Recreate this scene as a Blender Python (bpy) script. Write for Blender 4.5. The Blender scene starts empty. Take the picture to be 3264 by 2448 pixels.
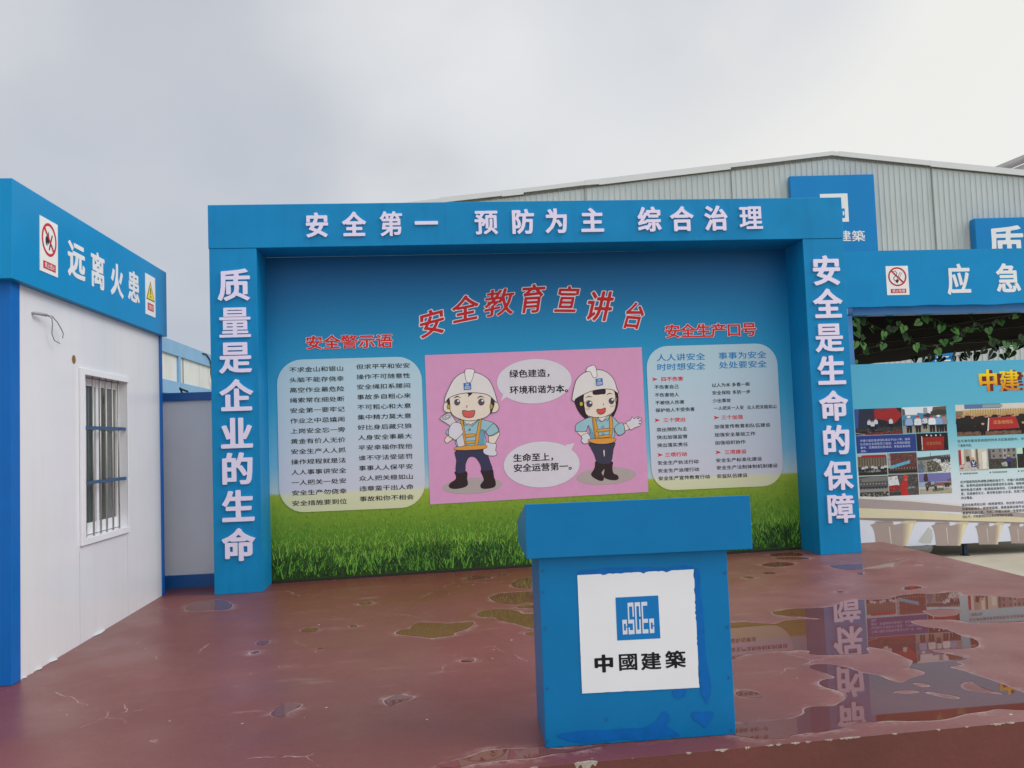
import bpy, bmesh, math, random
import numpy as np
from mathutils import Vector as V, Matrix, noise
rnd = random.Random(7)
SC = bpy.context.scene
COL = SC.collection
# ------------------------------------------------------------------ camera
CAM = V((2.7583, -9.3994, 1.45))
FWD = V((0.09016673, 0.99410108, 0.06027446))
RGT = V((0.99544789, -0.08808177, -0.03640189))
UPV = RGT.cross(FWD)
FPX = 2813.2
cd = bpy.data.cameras.new('camera'); cam = bpy.data.objects.new('camera', cd); COL.objects.link(cam)
cd.sensor_width = 36; cd.lens = FPX / 3264 * 36; cd.clip_start = 0.05; cd.clip_end = 2000
cam.matrix_world = Matrix(((RGT.x, UPV.x, -FWD.x, CAM.x), (RGT.y, UPV.y, -FWD.y, CAM.y), (RGT.z, UPV.z, -FWD.z, CAM.z), (0, 0, 0, 1)))
SC.camera = cam
# ------------------------------------------------------------------ sky, sun, exposure
SUN_DIR = V((0.86, -0.26, 0.78)).normalized()
SUN_STRENGTH = 1.5
SKY_STRENGTH = 0.1
w = bpy.data.worlds.new('World'); SC.world = w; w.use_nodes = True
nt = w.node_tree; N = nt.nodes; L = nt.links
for n in list(N): N.remove(n)
out = N.new('ShaderNodeOutputWorld'); bg = N.new('ShaderNodeBackground'); L.new(bg.outputs[0], out.inputs[0])
bg.inputs['Strength'].default_value = SKY_STRENGTH
sky = N.new('ShaderNodeTexSky'); sky.sky_type = 'NISHITA'; sky.sun_disc = False
sky.sun_elevation = math.asin(SUN_DIR.z); sky.sun_rotation = math.atan2(SUN_DIR.x, SUN_DIR.y)
tc = N.new('ShaderNodeTexCoord')
mp = N.new('ShaderNodeMapping'); mp.inputs['Scale'].default_value = (1.0, 1.0, 1.9); mp.inputs['Location'].default_value = (0.35, 0.1, 0.0)
L.new(tc.outputs['Generated'], mp.inputs['Vector'])
nz = N.new('ShaderNodeTexNoise'); nz.inputs['Scale'].default_value = 2.1; nz.inputs['Detail'].default_value = 5; nz.inputs['Roughness'].default_value = 0.45
nz.inputs['Distortion'].default_value = 0.4
L.new(mp.outputs[0], nz.inputs['Vector'])
cr = N.new('ShaderNodeValToRGB'); L.new(nz.outputs['Fac'], cr.inputs[0])
cr.color_ramp.elements[0].position = 0.38; cr.color_ramp.elements[0].color = (5.1, 5.5, 6.25, 1)
cr.color_ramp.elements[1].position = 0.64; cr.color_ramp.elements[1].color = (7.1, 7.25, 7.5, 1)
# thinner, brighter cloud towards the hidden sun side (right)
dt = N.new('ShaderNodeVectorMath'); dt.operation = 'DOT_PRODUCT'; dt.inputs[1].default_value = (0.83, 0.52, 0.2)
L.new(tc.outputs['Generated'], dt.inputs[0])
mr = N.new('ShaderNodeMapRange'); mr.inputs[1].default_value = 0.35; mr.inputs[2].default_value = 0.95; mr.interpolation_type = 'SMOOTHSTEP'
L.new(dt.outputs['Value'], mr.inputs[0])
m1 = N.new('ShaderNodeMix'); m1.data_type = 'RGBA'; L.new(mr.outputs[0], m1.inputs[0]); L.new(cr.outputs[0], m1.inputs[6]); m1.inputs[7].default_value = (9.0, 8.9, 8.5, 1)
# sky brightened behind the camera, added as fill for surfaces facing it
dt2 = N.new('ShaderNodeVectorMath'); dt2.operation = 'DOT_PRODUCT'; dt2.inputs[1].default_value = (0.15, -0.55, 0.83)
L.new(tc.outputs['Generated'], dt2.inputs[0])
mr2 = N.new('ShaderNodeMapRange'); mr2.inputs[1].default_value = 0.25; mr2.inputs[2].default_value = 0.95; mr2.interpolation_type = 'SMOOTHSTEP'
L.new(dt2.outputs['Value'], mr2.inputs[0])
m2 = N.new('ShaderNodeMix'); m2.data_type = 'RGBA'; L.new(mr2.outputs[0], m2.inputs[0]); L.new(m1.outputs[2], m2.inputs[6]); m2.inputs[7].default_value = (13, 13.1, 13.5, 1)
def lobe(prev, d, inner, outer, col, amt):
    a = N.new('ShaderNodeVectorMath'); a.operation = 'DOT_PRODUCT'; a.inputs[1].default_value = V(d).normalized(); L.new(tc.outputs['Generated'], a.inputs[0])
    r = N.new('ShaderNodeMapRange'); r.interpolation_type = 'SMOOTHSTEP'; r.inputs[1].default_value = math.cos(math.radians(outer)); r.inputs[2].default_value = math.cos(math.radians(inner)); r.inputs[4].default_value = amt
    L.new(a.outputs['Value'], r.inputs[0]); q = N.new('ShaderNodeMath'); q.operation = 'MULTIPLY'; L.new(r.outputs[0], q.inputs[0])
    k = N.new('ShaderNodeMapRange'); k.inputs[1].default_value = .36; k.inputs[2].default_value = .6; k.inputs[3].default_value = .35; L.new(nz2.outputs['Fac'], k.inputs[0]); L.new(k.outputs[0], q.inputs[1])
    x = N.new('ShaderNodeMix'); x.data_type = 'RGBA'; L.new(q.outputs[0], x.inputs[0]); L.new(prev, x.inputs[6]); x.inputs[7].default_value = (*col, 1); return x.outputs[2]
nz2 = N.new('ShaderNodeTexNoise'); nz2.inputs['Scale'].default_value = 4.2; nz2.inputs['Detail'].default_value = 6; nz2.inputs['Roughness'].default_value = .5; L.new(tc.outputs['Generated'], nz2.inputs['Vector'])
sk = m2.outputs[2]
sk = lobe(sk, (0.0, 0.86, 0.46), 1, 11, (8.6, 8.7, 8.9), .7)      # thin bright breaks in the cloud
sk = lobe(sk, (0.155, 0.93, 0.35), 1, 9, (8.4, 8.5, 8.7), .65)
sk = lobe(sk, (0.62, 0.72, 0.3), 6, 26, (9.2, 9.1, 8.8), .7)
sk = lobe(sk, (-0.42, 0.80, 0.36), 6, 26, (5.3, 5.6, 6.25), .7)     # heavier lavender bank
sk = lobe(sk, (0.30, 0.86, 0.50), 2, 13, (5.9, 6.3, 7.2), .6)
m3 = N.new('ShaderNodeMix'); m3.data_type = 'RGBA'; m3.inputs[0].default_value = 0.93
L.new(sky.outputs[0], m3.inputs[6]); L.new(sk, m3.inputs[7]); L.new(m3.outputs[2], bg.inputs['Color'])
sd = bpy.data.lights.new('sun', 'SUN'); sd.energy = SUN_STRENGTH; sd.angle = math.radians(35); sd.color = (1, 0.97, 0.93)
so = bpy.data.objects.new('sun', sd); COL.objects.link(so); so.rotation_euler = SUN_DIR.to_track_quat('Z', 'Y').to_euler()
vs = SC.view_settings; vs.view_transform = 'Standard'; vs.look = 'None'; vs.exposure = 0.0; vs.gamma = 1; vs.use_curve_mapping = False
SC.cycles.max_bounces = 6

# ------------------------------------------------------------------ helpers
def lin(c):
    return tuple((x / 12.92 if x <= 0.04045 else ((x + 0.055) / 1.055) ** 2.4) for x in (v / 255 for v in c))
def hexc(h):
    return tuple(int(h[i:i + 2], 16) for i in (0, 2, 4))
MATS = {}
def mat(name, rgb, rough=0.5, var=0.07, scale=3.0, bump=0.0, bscale=40.0, metal=0.0, spec=0.5, stretch=(1, 1, 1), streak=None):
    """procedural paint / plastic / print: base colour broken up by noise, optional bump and vertical dirt streaks"""
    if name in MATS: return MATS[name]
    m = bpy.data.materials.new(name); m.use_nodes = True; MATS[name] = m
    n = m.node_tree.nodes; l = m.node_tree.links; b = n['Principled BSDF']
    b.inputs['Roughness'].default_value = rough; b.inputs['Metallic'].default_value = metal; b.inputs['Specular IOR Level'].default_value = spec
    g = n.new('ShaderNodeNewGeometry'); mpn = n.new('ShaderNodeMapping'); mpn.inputs['Scale'].default_value = stretch
    l.new(g.outputs['Position'], mpn.inputs[0])
    t = n.new('ShaderNodeTexNoise'); t.inputs['Scale'].default_value = scale; t.inputs['Detail'].default_value = 6; t.inputs['Roughness'].default_value = 0.6
    l.new(mpn.outputs[0], t.inputs['Vector'])
    r = n.new('ShaderNodeValToRGB'); c = lin(rgb)
    r.color_ramp.elements[0].position = 0.3; r.color_ramp.elements[1].position = 0.7
    r.color_ramp.elements[0].color = (*[x * (1 - var) for x in c], 1); r.color_ramp.elements[1].color = (*[min(1, x * (1 + var)) for x in c], 1)
    l.new(t.outputs['Fac'], r.inputs[0]); col = r.outputs[0]
    if streak:
        srgb, amt = streak
        m4 = n.new('ShaderNodeMapping'); m4.inputs['Scale'].default_value = (9, 9, 0.7); l.new(g.outputs['Position'], m4.inputs[0])
        t2 = n.new('ShaderNodeTexNoise'); t2.inputs['Scale'].default_value = 1.0; t2.inputs['Detail'].default_value = 5; l.new(m4.outputs[0], t2.inputs['Vector'])
        mr_ = n.new('ShaderNodeMapRange'); mr_.inputs[1].default_value = 0.5; mr_.inputs[2].default_value = 0.8; mr_.inputs[4].default_value = amt; l.new(t2.outputs['Fac'], mr_.inputs[0])
        mx = n.new('ShaderNodeMix'); mx.data_type = 'RGBA'; l.new(mr_.outputs[0], mx.inputs[0]); l.new(col, mx.inputs[6]); mx.inputs[7].default_value = (*lin(srgb), 1); col = mx.outputs[2]
    l.new(col, b.inputs['Base Color'])
    mrr = n.new('ShaderNodeMapRange'); mrr.inputs[3].default_value = max(0.02, rough - 0.07); mrr.inputs[4].default_value = rough + 0.07
    l.new(t.outputs['Fac'], mrr.inputs[0]); l.new(mrr.outputs[0], b.inputs['Roughness'])
    if bump:
        t3 = n.new('ShaderNodeTexNoise'); t3.inputs['Scale'].default_value = bscale; t3.inputs['Detail'].default_value = 4; l.new(g.outputs['Position'], t3.inputs['Vector'])
        bp = n.new('ShaderNodeBump'); bp.inputs['Strength'].default_value = bump; bp.inputs['Distance'].default_value = 0.01
        l.new(t3.outputs['Fac'], bp.inputs['Height']); l.new(bp.outputs[0], b.inputs['Normal'])
    return m
def ink(h):      # printed vinyl colour
    return mat('print_' + h, hexc(h), rough=0.5, var=0.03, scale=8, spec=.25)
def gradmat(name, stops, rough=0.45, grain=0.0, gscale=60.0, bump=0.0):
    """a printed picture whose colour runs with height: stops are (world z, rgb)"""
    m = bpy.data.materials.new(name); m.use_nodes = True
    n = m.node_tree.nodes; l = m.node_tree.links; b = n['Principled BSDF']; b.inputs['Roughness'].default_value = rough; b.inputs['Specular IOR Level'].default_value = .22
    g = n.new('ShaderNodeNewGeometry'); s = n.new('ShaderNodeSeparateXYZ'); l.new(g.outputs['Position'], s.inputs[0])
    z0, z1 = stops[0][0], stops[-1][0]
    mr_ = n.new('ShaderNodeMapRange'); mr_.inputs[1].default_value = z0; mr_.inputs[2].default_value = z1; l.new(s.outputs['Z'], mr_.inputs[0])
    r = n.new('ShaderNodeValToRGB'); l.new(mr_.outputs[0], r.inputs[0]); e = r.color_ramp.elements
    while len(e) < len(stops): e.new(0.5)
    for i, (z, c) in enumerate(stops):
        e[i].position = (z - z0) / (z1 - z0); e[i].color = (*lin(c), 1)
    col = r.outputs[0]
    if grain:
        mp_ = n.new('ShaderNodeMapping'); mp_.inputs['Scale'].default_value = (1, 1, 0.8); l.new(g.outputs['Position'], mp_.inputs[0])
        t = n.new('ShaderNodeTexNoise'); t.inputs['Scale'].default_value = gscale; t.inputs['Detail'].default_value = 6; t.inputs['Roughness'].default_value = 0.7; l.new(mp_.outputs[0], t.inputs['Vector'])
        m_ = n.new('ShaderNodeMapRange'); m_.inputs[1].default_value = 0.3; m_.inputs[2].default_value = 0.7; m_.inputs[3].default_value = 1 - grain; m_.inputs[4].default_value = 1 + grain; l.new(t.outputs['Fac'], m_.inputs[0])
        x = n.new('ShaderNodeVectorMath'); x.operation = 'SCALE'; l.new(col, x.inputs[0]); l.new(m_.outputs[0], x.inputs['Scale']); col = x.outputs[0]
    l.new(col, b.inputs['Base Color'])
    if bump:
        t3 = n.new('ShaderNodeTexNoise'); t3.inputs['Scale'].default_value = 2.5; t3.inputs['Detail'].default_value = 2
        mp2 = n.new('ShaderNodeMapping'); mp2.inputs['Scale'].default_value = (1.6, 1, 0.35); l.new(g.outputs['Position'], mp2.inputs[0]); l.new(mp2.outputs[0], t3.inputs['Vector'])
        bp = n.new('ShaderNodeBump'); bp.inputs['Strength'].default_value = bump; bp.inputs['Distance'].default_value = 0.05
        l.new(t3.outputs['Fac'], bp.inputs['Height']); l.new(bp.outputs[0], b.inputs['Normal'])
    return m

def ray(u, v): return FWD + RGT * ((u - 1632) / FPX) + UPV * ((1224 - v) / FPX)
class Frame:
    """a real plane of the place: origin, in-plane right and up, outward normal; at() finds the plane point seen at a photo pixel"""
    def __init__(s, o, ex, ey):
        s.o = V(o); s.ex = V(ex).normalized(); s.n = s.ex.cross(V(ey)).normalized(); s.ey = s.n.cross(s.ex)
    def at(s, p):
        d = ray(*p); t = (s.o - CAM).dot(s.n) / d.dot(s.n); return CAM + d * t
    def loc(s, p):
        q = s.at(p) - s.o; return (q.dot(s.ex), q.dot(s.ey))
    def pt(s, a, b, c=0.0): return s.o + s.ex * a + s.ey * b + s.n * c
def Z(reg, pts):
    x0, y0, k = reg
    if isinstance(pts[0], (int, float)): return (x0 + pts[0] * k, y0 + pts[1] * k)
    return [(x0 + a * k, y0 + b * k) for a, b in pts]

class MB:
    def __init__(s): s.v = []; s.f = []; s.fm = []; s.mats = []
    def mi(s, m):
        if m not in s.mats: s.mats.append(m)
        return s.mats.index(m)
    def face(s, pts, m):
        k = len(s.v); s.v += [tuple(p) for p in pts]; s.f.append(tuple(range(k, k + len(pts)))); s.fm.append(s.mi(m))
    def mesh(s, verts, faces, m):
        k = len(s.v); s.v += [tuple(p) for p in verts]; i = s.mi(m)
        for f in faces: s.f.append(tuple(k + a for a in f)); s.fm.append(i)
    def hexa(s, lo, hi, m):      # lo, hi: 4 corner points each, counter-clockwise from above
        s.mesh(list(lo) + list(hi), [(3, 2, 1, 0), (4, 5, 6, 7), (0, 1, 5, 4), (1, 2, 6, 5), (2, 3, 7, 6), (3, 0, 4, 7)], m)
    def box(s, x0, x1, y0, y1, z0, z1, m):
        s.hexa([(x0, y0, z0), (x1, y0, z0), (x1, y1, z0), (x0, y1, z0)], [(x0, y0, z1), (x1, y0, z1), (x1, y1, z1), (x0, y1, z1)], m)
    def fbox(s, fr, a0, a1, b0, b1, c0, c1, m):      # box in a frame: a right, b up, c outwards
        P = fr.pt
        s.hexa([P(a0, b0, c1), P(a1, b0, c1), P(a1, b0, c0), P(a0, b0, c0)], [P(a0, b1, c1), P(a1, b1, c1), P(a1, b1, c0), P(a0, b1, c0)], m)
    def tube(s, pts, r, m, n=8):
        pts = [V(p) for p in pts]; rings = []
        for i, p in enumerate(pts):
            t = (pts[min(i + 1, len(pts) - 1)] - pts[max(i - 1, 0)]).normalized()
            a = t.orthogonal().normalized() if i == 0 else (a - t * a.dot(t)).normalized()
            b = t.cross(a); rr = r[i] if isinstance(r, (list, tuple)) else r
            rings.append([p + a * (rr * math.cos(2 * math.pi * k / n)) + b * (rr * math.sin(2 * math.pi * k / n)) for k in range(n)])
        vs_ = [q for rg in rings for q in rg]; fs = []
        for i in range(len(pts) - 1):
            for k in range(n): fs.append((i * n + k, i * n + (k + 1) % n, (i + 1) * n + (k + 1) % n, (i + 1) * n + k))
        fs.append(tuple(range(n - 1, -1, -1))); fs.append(tuple((len(pts) - 1) * n + k for k in range(n)))
        s.mesh(vs_, fs, m)
    # ---- flat artwork on a frame
    def poly(s, fr, loc, m, h):
        a = sum(loc[i][0] * loc[(i + 1) % len(loc)][1] - loc[(i + 1) % len(loc)][0] * loc[i][1] for i in range(len(loc)))
        if a < 0: loc = loc[::-1]
        s.face([fr.pt(x, y, h) for x, y in loc], m)
    def px(s, fr, pts, m, h, smooth=0):
        l = [fr.loc(p) for p in pts]
        s.poly(fr, smoothed(l, smooth) if smooth else l, m, h)
    def stroke(s, fr, loc, wd, m, h, closed=False):
        n = len(loc); L_ = []; R_ = []
        for i in range(n):
            p0 = loc[(i - 1) % n] if closed else loc[max(i - 1, 0)]; p1 = loc[(i + 1) % n] if closed else loc[min(i + 1, n - 1)]
            dx, dy = p1[0] - p0[0], p1[1] - p0[1]; d = math.hypot(dx, dy) or 1
            L_.append((loc[i][0] - dy / d * wd / 2, loc[i][1] + dx / d * wd / 2)); R_.append((loc[i][0] + dy / d * wd / 2, loc[i][1] - dx / d * wd / 2))
        for i in range(n if closed else n - 1):
            j = (i + 1) % n; s.poly(fr, [R_[i], R_[j], L_[j], L_[i]], m, h)
    def glyph(s, fr, ch, m, h, box, bold=0.0, thick=0.0, rot=0.0, shear=0.0, res=72):
        """box = (a0, b0, a1, b1): where the em square's inked part goes in frame units"""
        gv, gf, ge = glyph(ch, bold, res)
        if not gv: return
        a0, b0, a1, b1 = box; ca, cb = (a0 + a1) / 2, (b0 + b1) / 2; c_, s_ = math.cos(rot), math.sin(rot)
        loc = []
        for x, y in gv:
            u = (x - 0.04) / 0.92 * (a1 - a0) - (a1 - a0) / 2; v = (y + 0.09) / 0.93 * (b1 - b0) - (b1 - b0) / 2
            u += shear * v; loc.append((ca + u * c_ - v * s_, cb + u * s_ + v * c_))
        s.mesh([fr.pt(x, y, h + thick) for x, y in loc], gf, m)
        if thick:
            k = len(s.v); s.v += [tuple(fr.pt(x, y, h + thick)) for x, y in loc] + [tuple(fr.pt(x, y, h)) for x, y in loc]; n = len(loc); im = s.mi(m)
            for (a, b) in ge: s.f.append((k + b, k + a, k + n + a, k + n + b)); s.fm.append(im)
    def line(s, fr, txt, m, h, a0, b0, a1, b1, bold=0.0, res=34):
        """a line of text spread over the box; half-width characters take half a place"""
        ws = [0.56 if ord(c) < 128 else 1.0 for c in txt]; tot = sum(ws); em = (a1 - a0) / (tot - 0.08); x = a0 - 0.04 * em
        for c, q in zip(txt, ws):
            s.glyph(fr, c, m, h, (x + 0.04 * em, b0, x + 0.96 * em, b1), bold, res=res); x += em * q
def smoothed(l, k=4):
    n = len(l); o = []
    for i in range(n):
        p0, p1, p2, p3 = l[i - 1], l[i], l[(i + 1) % n], l[(i + 2) % n]
        for j in range(k):
            t = j / k; t2 = t * t; t3 = t2 * t
            o.append(tuple(0.5 * (2 * p1[d] + (p2[d] - p0[d]) * t + (2 * p0[d] - 5 * p1[d] + 4 * p2[d] - p3[d]) * t2 + (3 * p1[d] - p0[d] - 3 * p2[d] + p3[d]) * t3) for d in (0, 1)))
    return o
def ell(cx, cy, rx, ry, rot=0, n=36, a0=0, a1=360):
    o = []; c, s = math.cos(math.radians(rot)), math.sin(math.radians(rot)); full = a1 - a0 == 360
    for i in range(n if full else n + 1):
        t = math.radians(a0 + (a1 - a0) * i / n); x, y = rx * math.cos(t), ry * math.sin(t); o.append((cx + x * c - y * s, cy + x * s + y * c))
    return o
GL = {}
def outline(ch):
    """vertices, faces and outline edges of one character of the built-in font"""
    if ch not in GL:
        c = bpy.data.curves.new('letters', 'FONT'); c.body = ch; c.resolution_u = 3
        o = bpy.data.objects.new('letters', c); m = o.to_mesh()
        bm = bmesh.new(); bm.from_mesh(m); o.to_mesh_clear(); bmesh.ops.remove_doubles(bm, verts=bm.verts, dist=1e-5)
        bm.verts.index_update(); vv = [(p.co.x, p.co.y) for p in bm.verts]; ff = []; cnt = {}
        for f in bm.faces:
            ids = [p.index for p in f.verts]
            a = sum(vv[ids[i]][0] * vv[ids[(i + 1) % len(ids)]][1] - vv[ids[(i + 1) % len(ids)]][0] * vv[ids[i]][1] for i in range(len(ids)))
            ids = ids if a > 0 else ids[::-1]; ff.append(tuple(ids))
            for i in range(len(ids)): cnt[(ids[i], ids[(i + 1) % len(ids)])] = 1
        bm.free(); bpy.data.objects.remove(o); bpy.data.curves.remove(c)
        GL[ch] = (vv, ff, [e for e in cnt if (e[1], e[0]) not in cnt])
    return GL[ch]
GB = {}
def glyph(ch, bold, res=72):
    if not bold: return outline(ch)
    key = (ch, bold, res)
    if key in GB: return GB[key]
    vv, ff, ee = outline(ch)
    area = sum(abs(sum(vv[f[i]][0] * vv[f[(i + 1) % len(f)]][1] - vv[f[(i + 1) % len(f)]][0] * vv[f[i]][1] for i in range(len(f)))) / 2 for f in ff)
    bold *= min(1.0, max(.45, (.46 - area) / .17))      # dense characters take less extra weight
    if not vv: GB[key] = ([], [], []); return GB[key]
    lo, hi = -.12 - bold, 1.12 + bold; g = np.linspace(lo, hi, res); X, Y = np.meshgrid(g, g - .13); px_, py_ = X.ravel(), Y.ravel()
    d = np.full(len(px_), 9.0); ins = np.zeros(len(px_), bool)
    for a, b in ee:
        ax, ay = vv[a]; bx, by = vv[b]; ex, ey = bx - ax, by - ay; t = np.clip(((px_ - ax) * ex + (py_ - ay) * ey) / (ex * ex + ey * ey + 1e-12), 0, 1)
        qx, qy = np.abs(px_ - ax - t * ex), 1.4 * np.abs(py_ - ay - t * ey); d = np.minimum(d, (qx ** 4 + qy ** 4) ** .25 * .35 + np.hypot(qx, qy) * .65)
        if ay != by: ins ^= ((ay > py_) != (by > py_)) & (px_ < (bx - ax) * (py_ - ay) / (by - ay) + ax)
    S = (np.where(ins, -d, d) - bold).reshape(res, res); vid = {}; V_ = []; F_ = []; E_ = []
    def pv(j, i):
        k = ('p', j, i)
        if k not in vid: vid[k] = len(V_); V_.append((X[j, i], Y[j, i]))
        return vid[k]
    def ev(j0, i0, j1, i1):
        if (j0, i0) > (j1, i1): j0, i0, j1, i1 = j1, i1, j0, i0
        k = (j0, i0, j1, i1)
        if k not in vid:
            t = S[j0, i0] / (S[j0, i0] - S[j1, i1]); vid[k] = len(V_); V_.append((X[j0, i0] + t * (X[j1, i1] - X[j0, i0]), Y[j0, i0] + t * (Y[j1, i1] - Y[j0, i0])))
        return vid[k]
    for j in range(res - 1):
        run = None
        for i in range(res):
            full = i < res - 1 and S[j, i] < 0 and S[j, i + 1] < 0 and S[j + 1, i] < 0 and S[j + 1, i + 1] < 0
            if full and run is None: run = i
            if not full and run is not None: F_.append((pv(j, run), pv(j, i), pv(j + 1, i), pv(j + 1, run))); run = None
            if full or i == res - 1: continue
            q = [(j, i), (j, i + 1), (j + 1, i + 1), (j + 1, i)]; p = []; cr_ = []
            for a in range(4):
                A_, B_ = q[a], q[(a + 1) % 4]; ia, ib = S[A_] < 0, S[B_] < 0
                if ia: p.append(pv(*A_))
                if ia != ib: e = ev(*A_, *B_); p.append(e); cr_.append((e, ia))
            if len(p) >= 3: F_.append(tuple(p))
            for a in range(len(cr_)):
                if cr_[a][1]: E_.append((cr_[a][0], cr_[(a + 1) % len(cr_)][0]))
    GB[key] = (V_, F_, E_); return GB[key]

def tag(o, label=None, cat=None, group=None, kind=None):
    for k, v in (('label', label), ('category', cat), ('group', group), ('kind', kind)):
        if v: o[k] = v
    return o
def thing(name, loc, label, cat, group=None):
    o = bpy.data.objects.new(name, None); COL.objects.link(o); o.location = loc; o.empty_display_size = 0.1
    return tag(o, label, cat, group)
def top_inv(p):
    m = Matrix.Identity(4)
    while p: m = m @ Matrix.Translation(-V(p.location)); p = p.parent
    return m
def obj(name, mb, parent=None, label=None, bevel=0.0, smooth=False, origin=None):
    me = bpy.data.meshes.new(name); off = V((0, 0, 0)); q = parent
    while q: off += V(q.location); q = q.parent
    if origin is not None: off = V(origin)
    me.from_pydata([tuple(V(p) - off) for p in mb.v], [], mb.f)
    for m in mb.mats: me.materials.append(m)
    me.polygons.foreach_set('material_index', mb.fm); me.update()
    if smooth: me.polygons.foreach_set('use_smooth', [True] * len(me.polygons))
    o = bpy.data.objects.new(name, me); COL.objects.link(o)
    if parent: o.parent = parent
    elif origin is not None: o.location = origin
    if bevel:
        b = o.modifiers.new('bevel', 'BEVEL'); b.width = bevel; b.segments = 2; b.limit_method = 'ANGLE'
    if label: o['label'] = label
    return o
def floor_z(x, y): return 0.015 * (x - 4) + 0.010 * y
GZ = -0.32      # yard level
# zoom windows the outlines were measured in: origin x, y, photo px per window px
A = (850, 1050, .3616); B = (2000, 1000, .3618); G = (600, 600, .3617); T = (1320, 880, .3436); PC = (1350, 1100, .3391); C7 = (1400, 1120, .2894)
C8 = (1780, 1140, .2532); S1 = (0, 500, .3616); S2 = (0, 1000, .3616); S3 = (0, 1600, .4219); S4 = (100, 670, .21095); R1 = (2500, 450, .3617)
R2 = (2600, 950, .3014); R3 = (2600, 1400, .3014); R5 = (2200, 1700, .481); EM = (1950, 1890, .0964); PD = (1500, 1500, .5714); R6 = (2700, 1280, .255)
R7 = (2700, 1430, .255); F5 = (800, 1650, .481); OV = (0, 0, 1.4756); R8 = (1300, 400, .6329)

BLUE = mat('blue_gate_paint', (14, 133, 188), rough=0.42, var=0.07, scale=2.5, bump=0.14, bscale=3.5, spec=.18, streak=((8, 108, 160), .4))
BLUEF = mat('blue_fascia_board', (10, 136, 194), rough=0.42, var=0.06, scale=2.0, bump=0.05, bscale=25, spec=.18)
BLUEP = mat('blue_podium_paint', (4, 112, 170), rough=0.35, var=0.05, scale=4, bump=0.03, bscale=60, spec=.2)
POST = mat('blue_steel_post', (12, 100, 180), rough=0.4, var=0.06, scale=4, spec=.2)
FOAM = mat('lavender_foam_letter', (226, 220, 242), rough=0.6, var=0.02)
WHITE = mat('white_vinyl', (226, 228, 230), rough=0.45, var=0.02)

# ------------------------------------------------------------------ ground
mb = MB()
CONC = mat('yard_concrete', (176, 168, 150), rough=0.75, var=0.16, scale=0.9, bump=0.2, bscale=30)
mb.face([(-400, -400, GZ), (400, -400, GZ), (400, 400, GZ), (-400, 400, GZ)], CONC)
tag(obj('ground', mb), kind='structure')

# ------------------------------------------------------------------ stage floor, with the wet marks on it
FL = Frame((4, 0, 0), (1, 0, 0.015), (0, 1, 0.010))
def fl(p): q = FL.at(p); return (q.x, q.y)
POOL = [(545, 525), (610, 510), (700, 500), (760, 497), (880, 490), (960, 480), (1040, 445), (1160, 440), (1300, 437), (1380, 415), (1480, 403), (1620, 400), (1760, 388), (1790, 400), (1800, 415), (1900, 410), (2050, 420), (2212, 430), (2360, 440), (2390, 520), (2300, 575), (2212, 585), (2100, 590), (1960, 590), (1850, 592), (1760, 575), (1600, 570), (1500, 575), (1470, 590), (1560, 620), (1700, 640), (1800, 680), (1880, 700), (1920, 735), (1880, 760), (1780, 765), (1640, 770), (1610, 780), (1760, 810), (1840, 835), (1760, 850), (1800, 870), (1720, 885), (1800, 910), (1950, 960), (2100, 1010), (2212, 1060), (2340, 1090), (2340, 1150), (2212, 1165), (2050, 1165), (1900, 1190), (1750, 1215), (1600, 1245), (1400, 1240), (1240, 1250), (1130, 1250), (1090, 1255), (1020, 1285), (900, 1310), (750, 1325), (680, 1340), (640, 1360), (500, 1370), (400, 1355), (300, 1340), (230, 1320), (230, 1300), (300, 1285), (400, 1250), (560, 1240), (700, 1220), (765, 1195), (760, 1165), (800, 1155), (920, 1145), (960, 1140), (1010, 1110), (1020, 1080), (980, 1045), (900, 1025), (860, 1005), (870, 975), (950, 955), (900, 930), (830, 905), (790, 885), (830, 870), (930, 868), (1040, 890), (1130, 920), (1250, 945), (1330, 975), (1400, 990), (1440, 970), (1540, 940), (1550, 920), (1500, 900), (1450, 890), (1480, 860), (1460, 840), (1370, 800), (1280, 770), (1190, 755), (1165, 765), (1190, 790), (1180, 800), (1000, 805), (800, 800), (790, 780), (700, 775), (560, 785), (420, 795), (330, 815), (280, 835), (180, 830), (180, 610), (280, 592), (400, 590), (540, 600), (640, 580), (740, 572), (870, 570), (760, 555), (600, 545)]
ISLES = [[(1540, 512), (1640, 505), (1780, 508), (1785, 530), (1760, 545), (1640, 555), (1570, 535)], [(1475, 995), (1530, 990), (1590, 1010), (1540, 1020)], [(1345, 1055), (1450, 1042), (1525, 1052), (1430, 1065)], [(1555, 1050), (1640, 1060), (1760, 1080), (1785, 1095), (1680, 1090), (1580, 1065)], [(1790, 1010), (1850, 980), (1890, 1000), (1950, 1030), (2080, 1065), (1960, 1060), (1830, 1035)]]
SMALL = [(R5, q) for q in ([(525, 140), (600, 130), (700, 128), (750, 140), (740, 150), (660, 150), (560, 152)], [(565, 165), (640, 158), (760, 160), (780, 172), (640, 175)], [(470, 210), (520, 195), (620, 192), (690, 200), (640, 218), (540, 222)], [(930, 215), (1010, 208), (1100, 205), (1150, 200), (1300, 185), (1440, 170), (1350, 195), (1330, 225), (1150, 238), (1060, 243), (980, 235)], [(478, 263), (530, 258), (567, 265), (520, 272)], [(345, 292), (390, 287), (430, 293), (390, 300)], [(1415, 360), (1480, 350), (1535, 358), (1480, 372), (1420, 372)], [(965, 387), (1000, 382), (1020, 387), (990, 392)], [(1115, 265), (1140, 255), (1152, 270), (1120, 272)], [(300, 1060), (340, 1040), (420, 1045), (470, 1075), (460, 1090), (380, 1090), (320, 1080)])]
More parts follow.
